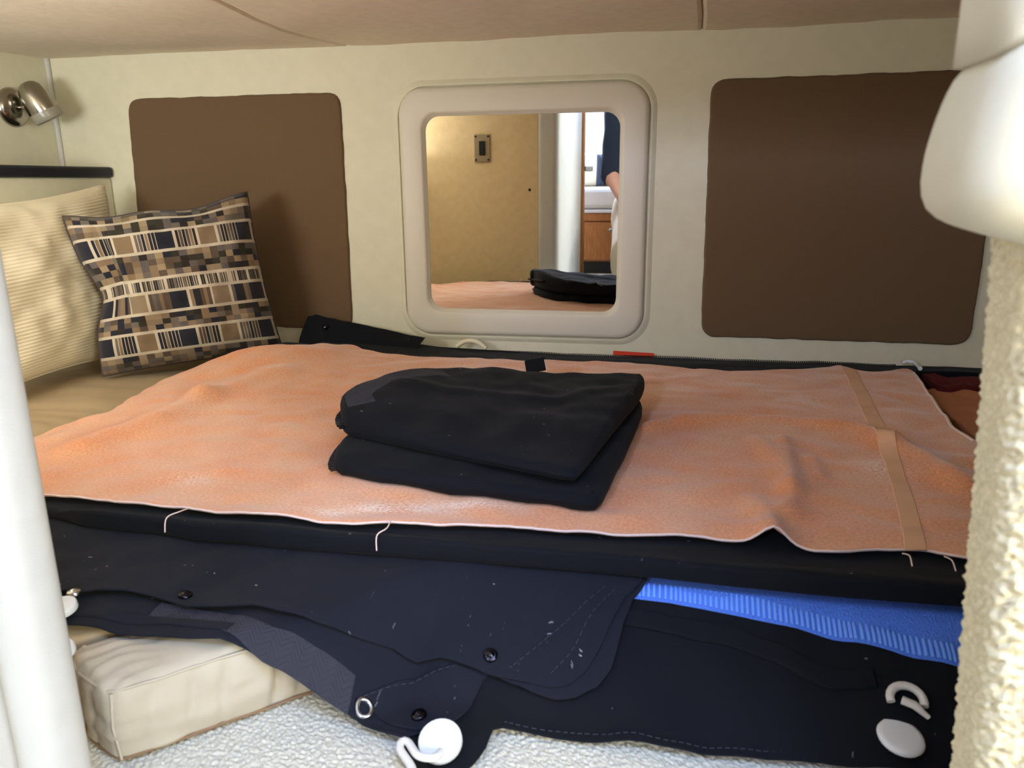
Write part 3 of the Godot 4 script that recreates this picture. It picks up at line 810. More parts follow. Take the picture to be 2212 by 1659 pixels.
func strip(path: Array, width: float, f: Callable, thick: float) -> Shape:
	# a ribbon laid along a path
	var s := Shape.new()
	var pts := curve(path, 0.006)
	var left := []
	var right := []
	for i in pts.size():
		var d: Vector2 = (pts[mini(i + 1, pts.size() - 1)] - pts[maxi(i - 1, 0)]).normalized()
		left.append(pts[i] + Vector2(-d.y, d.x) * width / 2.0)
		right.append(pts[i] - Vector2(-d.y, d.x) * width / 2.0)
	right.reverse()
	s.slab(left + right, f, func(x: float, z: float) -> float: return f.call(x, z) - thick, thick * 0.5, 0.006)
	return s


func stitches(path: Array, f: Callable, step := 0.006) -> Shape:
	var s := Shape.new()
	var pts := curve(path, step)
	for i in pts.size() - 1:
		var a: Vector2 = pts[i]
		var b: Vector2 = pts[i].lerp(pts[i + 1], 0.62)
		s.tube([Vector3(a.x, f.call(a.x, a.y), a.y), Vector3(b.x, f.call(b.x, b.y), b.y)], 0.0006, 4)
	return s


func snap_at(x: float, z: float, f: Callable, m: Material, parent: Node3D, called := "snap", r := 0.0065) -> void:
	var e := 0.004
	var nrm := Vector3(f.call(x - e, z) - f.call(x + e, z), 2.0 * e, f.call(x, z - e) - f.call(x, z + e)).normalized()
	var s := Shape.new()
	s.lathe([Vector2(r, -0.001), Vector2(r, 0.0012), Vector2(r * 0.86, 0.0026), Vector2(r * 0.6, 0.0024), Vector2(r * 0.5, 0.0030), Vector2(r * 0.3, 0.0040), Vector2(0.0, 0.0043)], Transform3D(Basis(Quaternion(Vector3.UP, nrm)), Vector3(x, f.call(x, z), z)), 20)
	part(called, s, m, parent)


func canvas_pile() -> void:
	# the folded stack under the towel
	var t := thing("folded_canvas", "long folded black canvas under the peach towel, its zip edge along the wall", "canvas", Vector3(-0.15, 0.07, 0.5))
	var top := func(x: float, z: float) -> float: return stack_top(x, z) + 0.009 * ss(0.946, 0.957, z)
	var bot := func(x: float, z: float) -> float:
		return minf(heap(x, z) - 0.004, lerpf(0.0722, 0.0935, ss(0.89, 0.92, z)))
	var s := Shape.new()
	s.slab(vec(O.band), top, bot, 0.0045, 0.016, 2)
	part("panel", s, M.canvas_black, t)
	# turned-up end with a snap at the wall
	var lift := Shape.new()
	var lip := func(u: float, w: float) -> Vector3:
		var x := lerpf(-0.765, -0.50, u)
		var hi := lerpf(0.170, 0.1195, pow(u, 0.8)) - 0.012 * ss(0.08, 0.0, u)
		var lo2 := lerpf(0.104, 0.100, u)
		return Vector3(x + 0.01 * (w - 0.5), lerpf(lo2, hi, w) + 0.002 * fine.get_noise_2d(x, w), 0.095 - 0.035 * w + 0.006 * sin(w * PI))
	lift.grid(lip, 30, 10)
	lift.grid(func(u: float, w: float) -> Vector3: return lip.call(u, w) + Vector3(0, 0.0005, -0.003), 30, 10, true)
	var up := part("turned_hem", lift, M.canvas_black, t)
	var sn := Shape.new()
	sn.lathe([Vector2(0.006, 0.0), Vector2(0.0055, 0.0022), Vector2(0.003, 0.003), Vector2(0.0, 0.0036)], Transform3D(Basis(Vector3.RIGHT, PI * 0.36), Vector3(-0.712, 0.141, 0.0800)), 16)
	part("snap", sn, M.snap_dark, up)
	# zip teeth along the wall side
	var zt := Shape.new()
	for i in 240:
		var x := lerpf(-0.42, 0.44, i / 239.0)
		zt.box(Vector3(x, top.call(x, 0.055) + 0.0005, 0.048), Vector3(0.0022, 0.003, 0.005), 0.0005, Transform3D(), 1)
	part("zip_teeth", zt, M.zipper_black, t, "", "stuff")
	var tag := Shape.new()
	tag.box(Vector3.ZERO, Vector3(0.083, 0.010, 0.0012), 0.0005, Transform3D(Basis(Vector3.RIGHT, -0.5) * Basis(Vector3.BACK, -0.03), Vector3(-0.057, 0.0945, 0.040)))
	part("tag", tag, M.red_tag, t, "orange red tag")
	var pull := Shape.new()
	pull.tube(curve([Vector3(0.450, 0.098, 0.056), Vector3(0.458, 0.102, 0.056), Vector3(0.468, 0.102, 0.062), Vector3(0.470, 0.101, 0.08), Vector3(0.466, 0.101, 0.11)], 0.004), 0.004, 7)
	part("zip_end", pull, M.white_plastic, t, "white zip end")
	# pale strap end peeping out between canvas and wall
	var st := Shape.new()
	st.tube(curve([Vector3(-0.435, 0.096, 0.028), Vector3(-0.415, 0.108, 0.026), Vector3(-0.39, 0.107, 0.026), Vector3(-0.37, 0.094, 0.028)], 0.005), 0.005, 8)
	single("strap_end", st, M.ribbed_cream, "cream strap end peeping out between canvas and wall under mirror", "strap", Vector3(-0.40, 0.09, 0.027))
	# big canvas panel hanging over the front edge on the right
	var f := laid(0.003)
	t = thing("hanging_canvas", "black canvas panel hanging over the front edge with white button", "canvas", Vector3(0.08, 0.0, 1.03))
	part("panel", sheet(vec(O.right_canvas), f, 0.0022, 0.010), M.canvas_black, t)
	part("hem", strip(vec(L.piping), 0.014, laid(0.0072), 0.004), M.canvas_black, t, "raised black hem")
	part("stitching", stitches(vec(L.stitch_right), laid(0.0038)), M.thread_dark, t, "", "stuff")
	var bx: Array = L.button[0]
	var bt := Shape.new()
	var tilt := Basis(Vector3.RIGHT, 0.55)
	bt.lathe([Vector2(0.0165, 0.0), Vector2(0.0175, 0.002), Vector2(0.0165, 0.0045), Vector2(0.013, 0.0052), Vector2(0.0, 0.0055)], Transform3D(Basis(Vector3.RIGHT, 0.18) * Basis(Vector3.BACK, -0.08), Vector3(bx[0], f.call(bx[0], bx[1]) + 0.001, bx[1])), 28)
	part("button", bt, M.white_plastic, t, "round white plastic button")
	var lx: Array = L.button[1]
	var lp := Shape.new()
	var c0 := Vector3(lx[0], f.call(lx[0], lx[1]) + 0.004, lx[1])
	var arc := []
	for k in 13:
		var a := lerpf(-0.35, PI + 0.25, k / 12.0)
		arc.append(c0 + tilt * Vector3(0.0125 * cos(a), 0.002, -0.0115 * sin(a)))
	lp.tube(arc, 0.0034, 8)
	part("cord_loop", lp, M.white_cord, t, "white cord loop")
	var l2 := Shape.new()
	l2.tube([c0 + tilt * Vector3(-0.004, 0.003, 0.001), c0 + tilt * Vector3(0.004, 0.005, 0.005), c0 + tilt * Vector3(0.014, 0.001, 0.012)], [0.0034, 0.0034, 0.002], 8)
	part("cord_loop", l2, M.white_cord, t)
	# white knob and cord on its tab
	var kx: Array = L.button[2]
	var kn := Shape.new()
	kx = [kx[0], kx[1] + 0.009]
	var ky: float = f.call(kx[0], kx[1]) + 0.0085
	kn.lathe([Vector2(0.0150, 0.0), Vector2(0.0172, 0.001), Vector2(0.0172, 0.006), Vector2(0.016, 0.0072), Vector2(0.0, 0.0078)], Transform3D(Basis(Vector3.RIGHT, 0.45), Vector3(kx[0], ky, kx[1])), 28)
	part("knob", kn, M.white_plastic, t, "round white plastic knob")
	var cd := Shape.new()
	var q := Vector3(kx[0], ky + 0.003, kx[1])
	cd.tube(curve([q + Vector3(0.004, 0, 0.012), q + Vector3(0.001, 0.004, 0.024), q + Vector3(-0.010, 0.006, 0.026), q + Vector3(-0.022, 0.006, 0.014), q + Vector3(-0.027, 0.006, 0.014), q + Vector3(-0.026, 0.005, 0.021), q + Vector3(-0.012, 0.004, 0.036), q + Vector3(-0.004, 0.003, 0.05)], 0.003), 0.0031, 8)
	part("cord", cd, M.white_cord, t, "white braided cord")
	# lower flap with its woven tape, then the folded corner
	f = laid(0.0065)
	t = thing("canvas_flap", "lower black canvas flap with woven tape crossing the cream cushion", "canvas", Vector3(-0.3, 0.05, 1.05))
	part("panel", sheet(vec(O.flap_low), f, 0.0022, 0.010), M.canvas, t)
	part("tape", strip(vec(L.tape), 0.024, laid(0.0077), 0.0012), M.canvas_tape, t, "herringbone tape")
	part("hem", strip(vec(L.low_hem), 0.011, laid(0.0085), 0.003), M.canvas, t)
	var ff := laid(0.0088)
	var fold := part("folded_corner", sheet(vec(O.flap_fold), ff, 0.0020, 0.008), M.canvas, t)
	part("stitching", stitches(vec(L.stitch_fold), laid(0.0094)), M.thread_dark, fold, "", "stuff")
	snap_at(L.snap_fold[0][0], L.snap_fold[0][1], ff, M.snap_dark, t)
	var gx: Array = L.grommet[0]
	var gr := Shape.new()
	var ring := []
	for k in 20:
		var a := TAU * k / 20.0
		ring.append(Vector3(gx[0] + 0.006 * cos(a), f.call(gx[0] + 0.006 * cos(a), gx[1] + 0.006 * sin(a)) + 0.0018, gx[1] + 0.006 * sin(a)))
	gr.tube(ring, 0.0022, 8, true)
	part("grommet", gr, M.snap_steel, t, "bright steel grommet")
	for w in L.white_left:
		var d := Shape.new()
		d.lathe([Vector2(0.011, 0.0), Vector2(0.0125, 0.001), Vector2(0.0125, 0.006), Vector2(0.0112, 0.0072), Vector2(0.0, 0.0076)], Transform3D(Basis(Vector3.RIGHT, 0.2), Vector3(w[0] - 0.008, low(w[0], w[1]) + 0.0095, w[1] + 0.007)), 24)
		part("knob", d, M.white_plastic, t, "white plastic knob")
	# upper flap in two layers
	t = thing("canvas_valance", "upper black canvas flap with rounded corner and dark snap", "canvas", Vector3(-0.3, 0.07, 1.0))
	var fu := laid(0.0118)
	part("under_layer", sheet(vec(O.flap_under), fu, 0.0018, 0.010), M.canvas, t)
	var tucks := [Vector2(-0.404, 1.055), Vector2(-0.385, 1.01), Vector2(-0.350, 0.965)]
	var ft := func(x: float, z: float) -> float:
		var w := crinkle(x, z) + 0.0005 * sin(x * 70.0 + 6.0 * soft.get_noise_2d(x, z)) * ss(1.0, 0.95, z)
		var tuck := -0.0020 * exp(-pow(to_line(Vector2(x, z), tucks) / 0.008, 2.0))
		return low(x, z) + 0.0152 + w + tuck
	var tp := part("top_layer", sheet(vec(O.flap_top), ft, 0.0022, 0.009), M.canvas, t)
	for st2 in [L.stitch_top, L.stitch_top2]:
		part("stitching", stitches(vec(st2), func(x: float, z: float) -> float: return ft.call(x, z) + 0.0006), M.thread_dark, tp, "", "stuff")
	for k in 3:
		snap_at(L.snaps_top[k][0], L.snaps_top[k][1], ft, M.snap_dark if k < 2 else M.snap_steel, t, "snap", 0.0062)


# ---------------------------------------------------------------- towels
func towels() -> void:
	var folds := [[vec(L.ridge1), 0.014, 0.010], [vec(L.ridge2), 0.020, 0.012], [vec(L.crease1), 0.012, 0.007], [vec(L.crease2), 0.010, 0.008], [vec(L.crease3), 0.009, 0.006], [vec(L.crease5), 0.012, 0.006], [vec(L.lump1), 0.028, 0.013], [vec(L.lump2), 0.028, 0.010]]
	var notch: Vector2 = vec(L.crease5)[2]
	var top := func(x: float, z: float) -> float:
		var p := Vector2(x, z)
		var y := stack_top(x, z) + 0.0085 + 0.0035 * absf(soft.get_noise_2d(x * 2.2, z * 2.2)) + 0.0010 * fine.get_noise_2d(x * 1.2, z * 1.2)
		for fd in folds:
			var d: float = to_line(p, fd[0]) / fd[1]
			if d < 3.0:
				y += fd[2] * exp(-d * d)
		y -= 0.002 * exp(-pow((x - 0.083) / 0.006, 2.0)) * ss(0.30, 0.40, z) * ss(0.52, 0.45, z)
		var e := (p - notch) / Vector2(0.018, 0.05)
		y += 0.011 * exp(-e.length_squared())
		return y
	towel_top = top
	var t := thing("peach_towel", "faded peach bath towel spread over the folded canvas", "towel", Vector3(-0.25, 0.095, 0.5))
	var outline := []
	for p in curve(vec(O.peach_towel), 0.010, true):
		outline.append(p)
	var s := Shape.new()
	s.slab(outline, top, func(x: float, z: float) -> float: return top.call(x, z) - 0.004, 0.002, 0.0095)
	part("cloth", s, M.peach_terry, t)
	var a := vec(L.border_a)
	var b := vec(L.border_b)
	var ca := curve(a, 0.02)
	var cb := curve(b, 0.02)
	cb.reverse()
	var bd := Shape.new()
	bd.slab(ca + cb, func(x: float, z: float) -> float: return top.call(x, z) + 0.0008, func(x: float, z: float) -> float: return top.call(x, z) - 0.001, 0.0006, 0.009)
	part("woven_border", bd, M.peach_flat, t, "flat pale woven band")
	var hem := []
	for p in curve(vec(L.towel_right), 0.01):
		hem.append(Vector3(p.x + 0.002, top.call(p.x, p.y) - 0.001, p.y))
	var hs := Shape.new()
	hs.tube(hem, 0.0028, 7)
	part("edging", hs, M.thread_pale, t, "white edging")
	var cut := []
	for p in curve(vec(O.peach_towel).slice(0, 28), 0.006):
		cut.append(Vector3(p.x, top.call(p.x, p.y) - 0.0015, p.y + 0.0006 * fine.get_noise_2d(p.x * 9.0, 0.0)))
	var cs := Shape.new()
	cs.tube(cut, 0.0014, 6)
	part("edging", cs, M.thread_pale, t, "pale cut edge")
	# loose threads at the cut edge
	var th := vec(L.threads)
	for k in range(0, th.size(), 2):
		var p: Vector2 = th[k]
		var q: Vector2 = th[k + 1]
		var ts := Shape.new()
		if q.y < 0.93:
			ts.tube(curve([Vector3(p.x, top.call(p.x, p.y), p.y), Vector3(p.x + 0.003, 0.1125, p.y + 0.010), Vector3(q.x, 0.1085, p.y + 0.022)], 0.003), 0.0007, 5)
		else:
			ts.tube(curve([Vector3(p.x, top.call(p.x, p.y), p.y), Vector3(lerpf(p.x, q.x, 0.3) + 0.003, 0.1185, 0.956), Vector3(q.x - 0.002, 0.1165, 0.968), Vector3(q.x, 0.1045, maxf(q.y + 0.016, 0.976))], 0.003), 0.0007, 5)
		part("loose_thread", ts, M.thread_pale, t)
	# blue towel showing between the canvases
	t = thing("blue_towel", "bright blue terry towel between two black canvases", "towel", Vector3(0.1, 0.03, 0.96))
	part("cloth", sheet(vec(O.blue_towel), laid(0.0068), 0.003, 0.009), M.blue_terry, t)
	var edge := []
	for k in range(1, 9):
		edge.append(vec(O.blue_towel)[k])
	var ribs := Shape.new()
	var lie := laid(0.0072)
	for p in curve(edge, 0.0044):
		var q: Vector2 = p
		ribs.tube([Vector3(q.x, lie.call(q.x, q.y - 0.0012) - 0.0005, q.y - 0.0012), Vector3(q.x, lie.call(q.x, q.y - 0.007), q.y - 0.007), Vector3(q.x, lie.call(q.x, q.y - 0.014) - 0.001, q.y - 0.014)], 0.0017, 6)
	part("ribbed_hem", ribs, M.blue_hem, t, "paler ribbed hem", "stuff")
	# cloths at the right end
	var u := Shape.new()
	u.slab(vec(O.under_towel), over(hold(0.082), 0.003, 0.004, 2.0), hold(0.0715), 0.004, 0.012)
	single("folded_towel", u, M.peach_dark, "folded peach towel beneath the spread one at the right end", "towel", Vector3(0.46, 0.0715, 0.35))
	var mr := Shape.new()
	var mo := []
	for p in vec(O.maroon):
		mo.append(Vector2(p.x, maxf(p.y, 0.02)))
	mr.slab(mo, over(hold(0.088), 0.006, 0.008, 2.0), hold(0.0715), 0.004, 0.012)
	single("maroon_cloth", mr, M.maroon_cloth, "dark red cloth tucked in at the far right corner", "cloth", Vector3(0.51, 0.0715, 0.1))


func bundle() -> void:
	var t := thing("canvas_bundle", "black canvas folded into a thick square bundle on the peach towel", "canvas", Vector3(-0.22, 0.105, 0.65))
	var lo := vec(L.b_low) + [Vector2(-0.035, 0.49), Vector2(-0.2, 0.51), Vector2(-0.32, 0.56), Vector2(-0.385, 0.66), Vector2(-0.392, 0.73)]
	var s := Shape.new()
	var base := func(x: float, z: float) -> float: return towel_top.call(x, z) + 0.001
	s.slab(rounded(lo), func(x: float, z: float) -> float: return 0.1345 + 0.002 * soft.get_noise_2d(x * 4.0, z * 4.0) - 0.004 * ss(0.80, 0.84, z), base, 0.009, 0.014, 2)
	part("lower_fold", s, M.canvas_black, t)
	var mid := []
	for p in vec(L.b_mid):
		mid.append(Vector2(p.x, p.y - 0.006))
	# upper fold: thick, rounded over at the front, higher at the zip end; a doubled edge crosses its top
	var flapped := [Vector2(-0.33, 0.66), Vector2(-0.24, 0.655), Vector2(-0.13, 0.64), Vector2(-0.05, 0.56)]
	var top := func(x: float, z: float) -> float:
		return 0.164 + 0.022 * exp(-pow((x + 0.37) / 0.13, 2.0)) * ss(0.84, 0.66, z) - 0.012 * ss(0.72, 0.84, z) + 0.0032 * soft.get_noise_2d(x * 4.0, z * 3.0) + 0.0012 * fine.get_noise_2d(x * 1.2, z * 0.8) + 0.004 * exp(-pow(to_line(Vector2(x, z), flapped) / 0.012, 2.0))
	var up := Shape.new()
	up.slab(rounded(vec(L.b_top)), top, hold(0.1372), 0.009, 0.010, 2)
	var u := part("upper_fold", up, M.canvas_black, t)
	# zip teeth round the left ends of both folds
	for row in [[Shape.resample(rounded(vec(L.b_top)), 0.0060), 0.150, 0.165], [Shape.resample(rounded(lo), 0.0060), 0.1195, 0.124]]:
		var ring: Array = row[0]
		var z := Shape.new()
		for i in ring.size():
			var p: Vector2 = ring[i]
			var d: Vector2 = (ring[(i + 1) % ring.size()] - ring[i - 1]).normalized()
			var nn := Vector2(d.y, -d.x)
			if nn.x > 0.0:
				nn = -nn
			if nn.x > -0.5 or p.x > -0.335 or (row[1] < 0.14 and p.y < 0.72):
				continue
			var y := lerpf(row[2], row[1], ss(0.55, 0.78, p.y))
			z.box(Vector3(0.002, 0, 0), Vector3(0.011, 0.0036, 0.0032), 0.0008, Transform3D(Basis(Vector3.UP, atan2(-nn.y, nn.x)), Vector3(p.x, y, p.y)), 1)
		if z.v.size():
			part("zip_teeth", z, M.zipper_black, t, "", "stuff")
	# woven zip tape and a loose tab on top
	var tape := strip([Vector2(-0.296, 0.585), Vector2(-0.335, 0.622), Vector2(-0.366, 0.668), Vector2(-0.374, 0.715), Vector2(-0.360, 0.742)], 0.034, func(x: float, z: float) -> float: return top.call(x, z) + 0.0006, 0.001)
	part("zip_tape", tape, M.canvas_tape, t, "woven zip tape")
	var tab := Shape.new()
	tab.box(Vector3.ZERO, Vector3(0.032, 0.022, 0.0025), 0.001, Transform3D(Basis(Vector3.RIGHT, -0.6) * Basis(Vector3.BACK, 0.25), Vector3(-0.190, 0.1655, 0.462)))
	part("tab", tab, M.canvas_black, t)
	var ed := Shape.new()
	ed.tube([Vector3(-0.176, 0.175, 0.462), Vector3(-0.166, 0.163, 0.50)], 0.0007, 5)
	part("loose_thread", ed, M.thread_pale, t)


# ---------------------------------------------------------------- person on the settee, only the hip shows in the mirror
func seated_person() -> void:
	var cx := -0.05
	var t := thing("person", "kneeling person in navy shirt and khaki trousers, seen in the mirror", "person", Vector3(cx, 0.0, 2.0))
	var P := func(x: float, y: float, z: float) -> Vector3: return Vector3(cx + x, y, z)
	var hip := 0.285
	var torso := [
		[P.call(-0.075, hip, 2.07), P.call(0.075, hip, 2.07), 0.115, 0.115],
		[P.call(0, hip + 0.04, 2.06), P.call(0, hip + 0.24, 2.03), 0.125, 0.115],
		[P.call(-0.05, hip + 0.26, 2.03), P.call(-0.06, hip + 0.42, 1.99), 0.10, 0.10],
		[P.call(0.05, hip + 0.26, 2.03), P.call(0.06, hip + 0.42, 1.99), 0.10, 0.10],
		[P.call(-0.15, hip + 0.45, 1.99), P.call(0.15, hip + 0.45, 1.99), 0.065, 0.065],
	]
	var arms := []
	for s in [-1, 1]:
		arms.append([P.call(0.17 * s, hip + 0.44, 1.99), P.call(0.20 * s, hip + 0.18, 1.98), 0.052, 0.042])
		arms.append([P.call(0.20 * s, hip + 0.18, 1.98), P.call(0.12 * s, hip + 0.065, 1.84), 0.042, 0.028])
	var legs := []
	for s in [-1, 1]:
		legs.append([P.call(0.085 * s, hip - 0.03, 2.06), P.call(0.10 * s, 0.145, 1.72), 0.092, 0.066])
		legs.append([P.call(0.10 * s, 0.085, 1.72), P.call(0.085 * s, 0.065, 2.06), 0.064, 0.045])
	var head := [
		[P.call(0, hip + 0.46, 1.98), P.call(0, hip + 0.58, 1.96), 0.055, 0.052],
		[P.call(0, hip + 0.66, 1.94), P.call(0, hip + 0.71, 1.95), 0.078, 0.085],
		[P.call(0, hip + 0.60, 1.89), P.call(0, hip + 0.64, 1.91), 0.045, 0.062],
		[P.call(0, hip + 0.665, 1.852), P.call(0, hip + 0.635, 1.838), 0.008, 0.013],
		[P.call(-0.082, hip + 0.63, 1.955), P.call(-0.084, hip + 0.68, 1.958), 0.010, 0.014],
		[P.call(0.082, hip + 0.63, 1.955), P.call(0.084, hip + 0.68, 1.958), 0.010, 0.014],
		[P.call(-0.018, hip + 0.595, 1.852), P.call(0.018, hip + 0.595, 1.852), 0.007, 0.007],
	]
	var feet := []
	for s in [-1, 1]:
		feet.append([P.call(0.085 * s, 0.055, 2.07), P.call(0.08 * s, 0.042, 2.17), 0.044, 0.036])
	part("body", body_net(torso + arms + legs + head + feet, 0.016, 0.04, -0.004), M.skin, t)
	part("shirt", body_net(torso.slice(2) + [[P.call(-0.06, hip + 0.165, 2.06), P.call(0.06, hip + 0.165, 2.06), 0.110, 0.110], arms[0], arms[2]], 0.016, 0.05, 0.012), M.shirt_navy, t, "navy shirt")
	part("trousers", body_net(torso.slice(0, 1) + legs, 0.016, 0.04, 0.010), M.khaki, t, "khaki trousers")
	part("shoe", body_net(feet.slice(0, 1), 0.012, 0.03, 0.004), M.shoe, t)
	part("shoe", body_net(feet.slice(1, 2), 0.012, 0.03, 0.004), M.shoe, t)
	part("hair", body_net([[P.call(0, hip + 0.72, 1.965), P.call(0, hip + 0.73, 1.965), 0.090, 0.088], [P.call(0, hip + 0.66, 2.0), P.call(0, hip + 0.70, 1.99), 0.062, 0.075]], 0.012, 0.04, 0.004), M.hair, t)
	# hands resting on the thighs, each with a palm, four fingers and a thumb
	for s in [-1, 1]:
		var wr: Vector3 = P.call(0.12 * s, hip + 0.065, 1.84)
		var hb := [[wr, wr + Vector3(-0.012 * s, -0.018, -0.03), 0.024, 0.022], [wr + Vector3(-0.032 * s, -0.042, -0.072), wr + Vector3(0.012 * s, -0.044, -0.072), 0.013, 0.013], [wr + Vector3(-0.02 * s, -0.018, -0.03), wr + Vector3(0.005 * s, -0.043, -0.072), 0.018, 0.014]]
		var i := 0
		for l in [0.072, 0.080, 0.074, 0.058]:
			var k: Vector3 = wr + Vector3((-0.034 + 0.0165 * i) * s, -0.045, -0.077)
			var m1: Vector3 = k + Vector3(-0.004 * s, -0.016, -l * 0.52)
			hb.append([k, m1, 0.0085, 0.008])
			hb.append([m1, m1 + Vector3(-0.003 * s, -0.030, -l * 0.38), 0.008, 0.0065])
			i += 1
		var tb: Vector3 = wr + Vector3(-0.030 * s, -0.024, -0.040)
		hb.append([tb, tb + Vector3(-0.026 * s, -0.010, -0.026), 0.011, 0.0095])
		hb.append([tb + Vector3(-0.026 * s, -0.010, -0.026), tb + Vector3(-0.032 * s, -0.030, -0.050), 0.0095, 0.008])
		part("hand", body_net(hb, 0.004, 0.008), M.skin, t)


# ---------------------------------------------------------------- geometry helpers
class Shape:
	var v := PackedVector3Array()
	var n := PackedVector3Array()
	var uv := PackedVector2Array()
	var ix := PackedInt32Array()

	func add(p: Vector3, t := Vector2.ZERO) -> int:
		v.append(p)
		n.append(Vector3.ZERO)
		uv.append(t)
		return v.size() - 1

	func tri(a: int, b: int, c: int) -> void:
		ix.append(a)
		ix.append(b)
		ix.append(c)

	func quad(a: int, b: int, c: int, d: int) -> void:
		tri(a, b, c)
		tri(a, c, d)

	# normals of the vertices from FIRST on, from the triangles from index FROM on (front faces run clockwise)
	func shade(from: int) -> void:
		for i in range(from, ix.size(), 3):
			var a := ix[i]
			var b := ix[i + 1]
			var c := ix[i + 2]
			var f := (v[c] - v[a]).cross(v[b] - v[a])
			n[a] += f
			n[b] += f
			n[c] += f

	func grid(f: Callable, nu: int, nv: int, flip := false) -> void:
		var first := v.size()
		var from := ix.size()
		for j in nv + 1:
			for i in nu + 1:
				var s := float(i) / nu
				var t := float(j) / nv
				add(f.call(s, t), Vector2(s, t))
		for j in nv:
			for i in nu:
				var a := first + j * (nu + 1) + i
				if flip:
					quad(a, a + nu + 1, a + nu + 2, a + 1)
				else:
					quad(a, a + 1, a + nu + 2, a + nu + 1)
		shade(from)
		# weld the normals of coinciding edges
		for j in nv + 1:
			var a := first + j * (nu + 1)
			var b := a + nu
			if v[a].distance_to(v[b]) < 1e-6:
				var s := n[a] + n[b]
				n[a] = s
				n[b] = s
		for j in [0, nv]:
			var a: int = first + j * (nu + 1)
			if v[a].distance_to(v[a + nu / 2]) < 1e-6 and v[a].distance_to(v[a + nu / 4]) < 1e-6:
				var s := Vector3.ZERO
				for i in nu + 1:
					s += n[a + i]
				for i in nu + 1:
					n[a + i] = s

	# a box with rounded edges
	func box(c: Vector3, size: Vector3, r: float, x := Transform3D(), k := 2) -> void:
		var half := size / 2.0
		r = minf(r, minf(half.x, minf(half.y, half.z)) * 0.98)
		var inner := half - Vector3.ONE * r
		var us := []
		for q in 4:
			for i in k + 1:
				us.append([q * 90.0 + 90.0 * i / k, q])
		us.append([360.0, 0])
		var vs := []
		for q in 2:
			for i in k + 1:
				vs.append([-90.0 + q * 90.0 + 90.0 * i / k, q])
		var first := v.size()
		for b in vs:
			for a in us:
				var th := deg_to_rad(a[0])
				var ph := deg_to_rad(b[0])
				var m := Vector3(cos(ph) * cos(th), sin(ph), cos(ph) * sin(th))
				var sx := 1.0 if a[1] == 0 or a[1] == 3 else -1.0
				var sz := 1.0 if a[1] < 2 else -1.0
				var sy := -1.0 if b[1] == 0 else 1.0
				var p := c + Vector3(sx * inner.x, sy * inner.y, sz * inner.z) + m * r
				var id := add(x * p, Vector2(p.x + p.z, p.y))
				n[id] = x.basis * m
		var w := us.size()
		for j in vs.size() - 1:
			for i in w - 1:
				var a := first + j * w + i
				quad(a, a + 1, a + w + 1, a + w)
		# caps close by themselves except the flat top and bottom
		for j in [0, vs.size() - 1]:
			var row: int = first + j * w
			var ids := []
			for q in 4:
				ids.append(row + q * (k + 1))
			var up: bool = j != 0
			if up:
				quad(ids[0], ids[1], ids[2], ids[3])
			else:
				quad(ids[0], ids[3], ids[2], ids[1])

	func tube(path: Array, r, sides := 8, closed := false) -> void:
		var cnt := path.size()
		var first := v.size()
		var from := ix.size()
		var up := Vector3.UP
		var rows := cnt + (1 if closed else 0)
		var along := 0.0
		for k in rows:
			var i := k % cnt
			var p: Vector3 = path[i]
			var q: Vector3 = path[(i + 1) % cnt] if closed or i < cnt - 1 else p
			var o: Vector3 = path[(i - 1 + cnt) % cnt] if closed or i > 0 else p
			var d := (q - o).normalized()
			var s := d.cross(up)
			if s.length() < 0.05:
				s = d.cross(Vector3.RIGHT)
			s = s.normalized()
			var t := s.cross(d).normalized()
			up = t
			if k > 0:
				along += p.distance_to(path[(i - 1 + cnt) % cnt])
			var rad: float = r[i] if r is Array else r
			for a in sides + 1:
				var th := TAU * a / sides
				add(p + (s * cos(th) + t * sin(th)) * rad, Vector2(along, float(a) / sides))
		for k in rows - 1:
			for a in sides:
				var b := first + k * (sides + 1) + a
				quad(b, b + 1, b + sides + 2, b + sides + 1)
		shade(from)
		for k in rows:
			var a := first + k * (sides + 1)
			var s := n[a] + n[a + sides]
			n[a] = s
			n[a + sides] = s
		if not closed:
			for e in [0, rows - 1]:
				var f2 := ix.size()
				var mid := add(path[e])
				var ring := []
				for a in sides:
					ring.append(add(v[first + e * (sides + 1) + a]))
				for a in sides:
					if e == 0:
						tri(mid, ring[(a + 1) % sides], ring[a])
					else:
						tri(mid, ring[a], ring[(a + 1) % sides])
				shade(f2)

	# profile of Vector2(radius, height) turned about the y axis of X
	func lathe(profile: Array, x: Transform3D, seg := 24) -> void:
		var f := func(s: float, t: float) -> Vector3:
			var k := t * (profile.size() - 1)
			var p: Vector2 = profile[int(round(k))]
			return x * Vector3(p.x * cos(TAU * s), p.y, p.x * sin(TAU * s))
		grid(f, seg, profile.size() - 1)

	# a slab over OUTLINE (x, z): TOP and BOTTOM give heights, R rounds the edges, CELL spaces the points
	func slab(outline: Array, top: Callable, bottom: Callable, r: float, cell: float, rows := 1, x := Transform3D(), dent = null) -> void:
		var ring := Shape.resample(outline, cell)
		if Geometry2D.is_polygon_clockwise(PackedVector2Array(ring)):
			ring.reverse()
		var cnt := ring.size()
		var nor := []
		for i in cnt:
			var d: Vector2 = ring[(i + 1) % cnt] - ring[(i - 1 + cnt) % cnt]
			nor.append(Vector2(-d.y, d.x).normalized())   # points inwards
		var inner := PackedVector2Array()
		for i in cnt:
			inner.append(ring[i] + nor[i] * r)
		var pts := PackedVector2Array(inner)
		var lo: Vector2 = ring[0]
		var hi: Vector2 = ring[0]
		for p in ring:
			lo = lo.min(p)
			hi = hi.max(p)
		var near := {}
		for p in inner:
			near[Vector2i((p / cell).floor())] = true
		var j := 0
		var y: float = lo.y + cell * 0.5
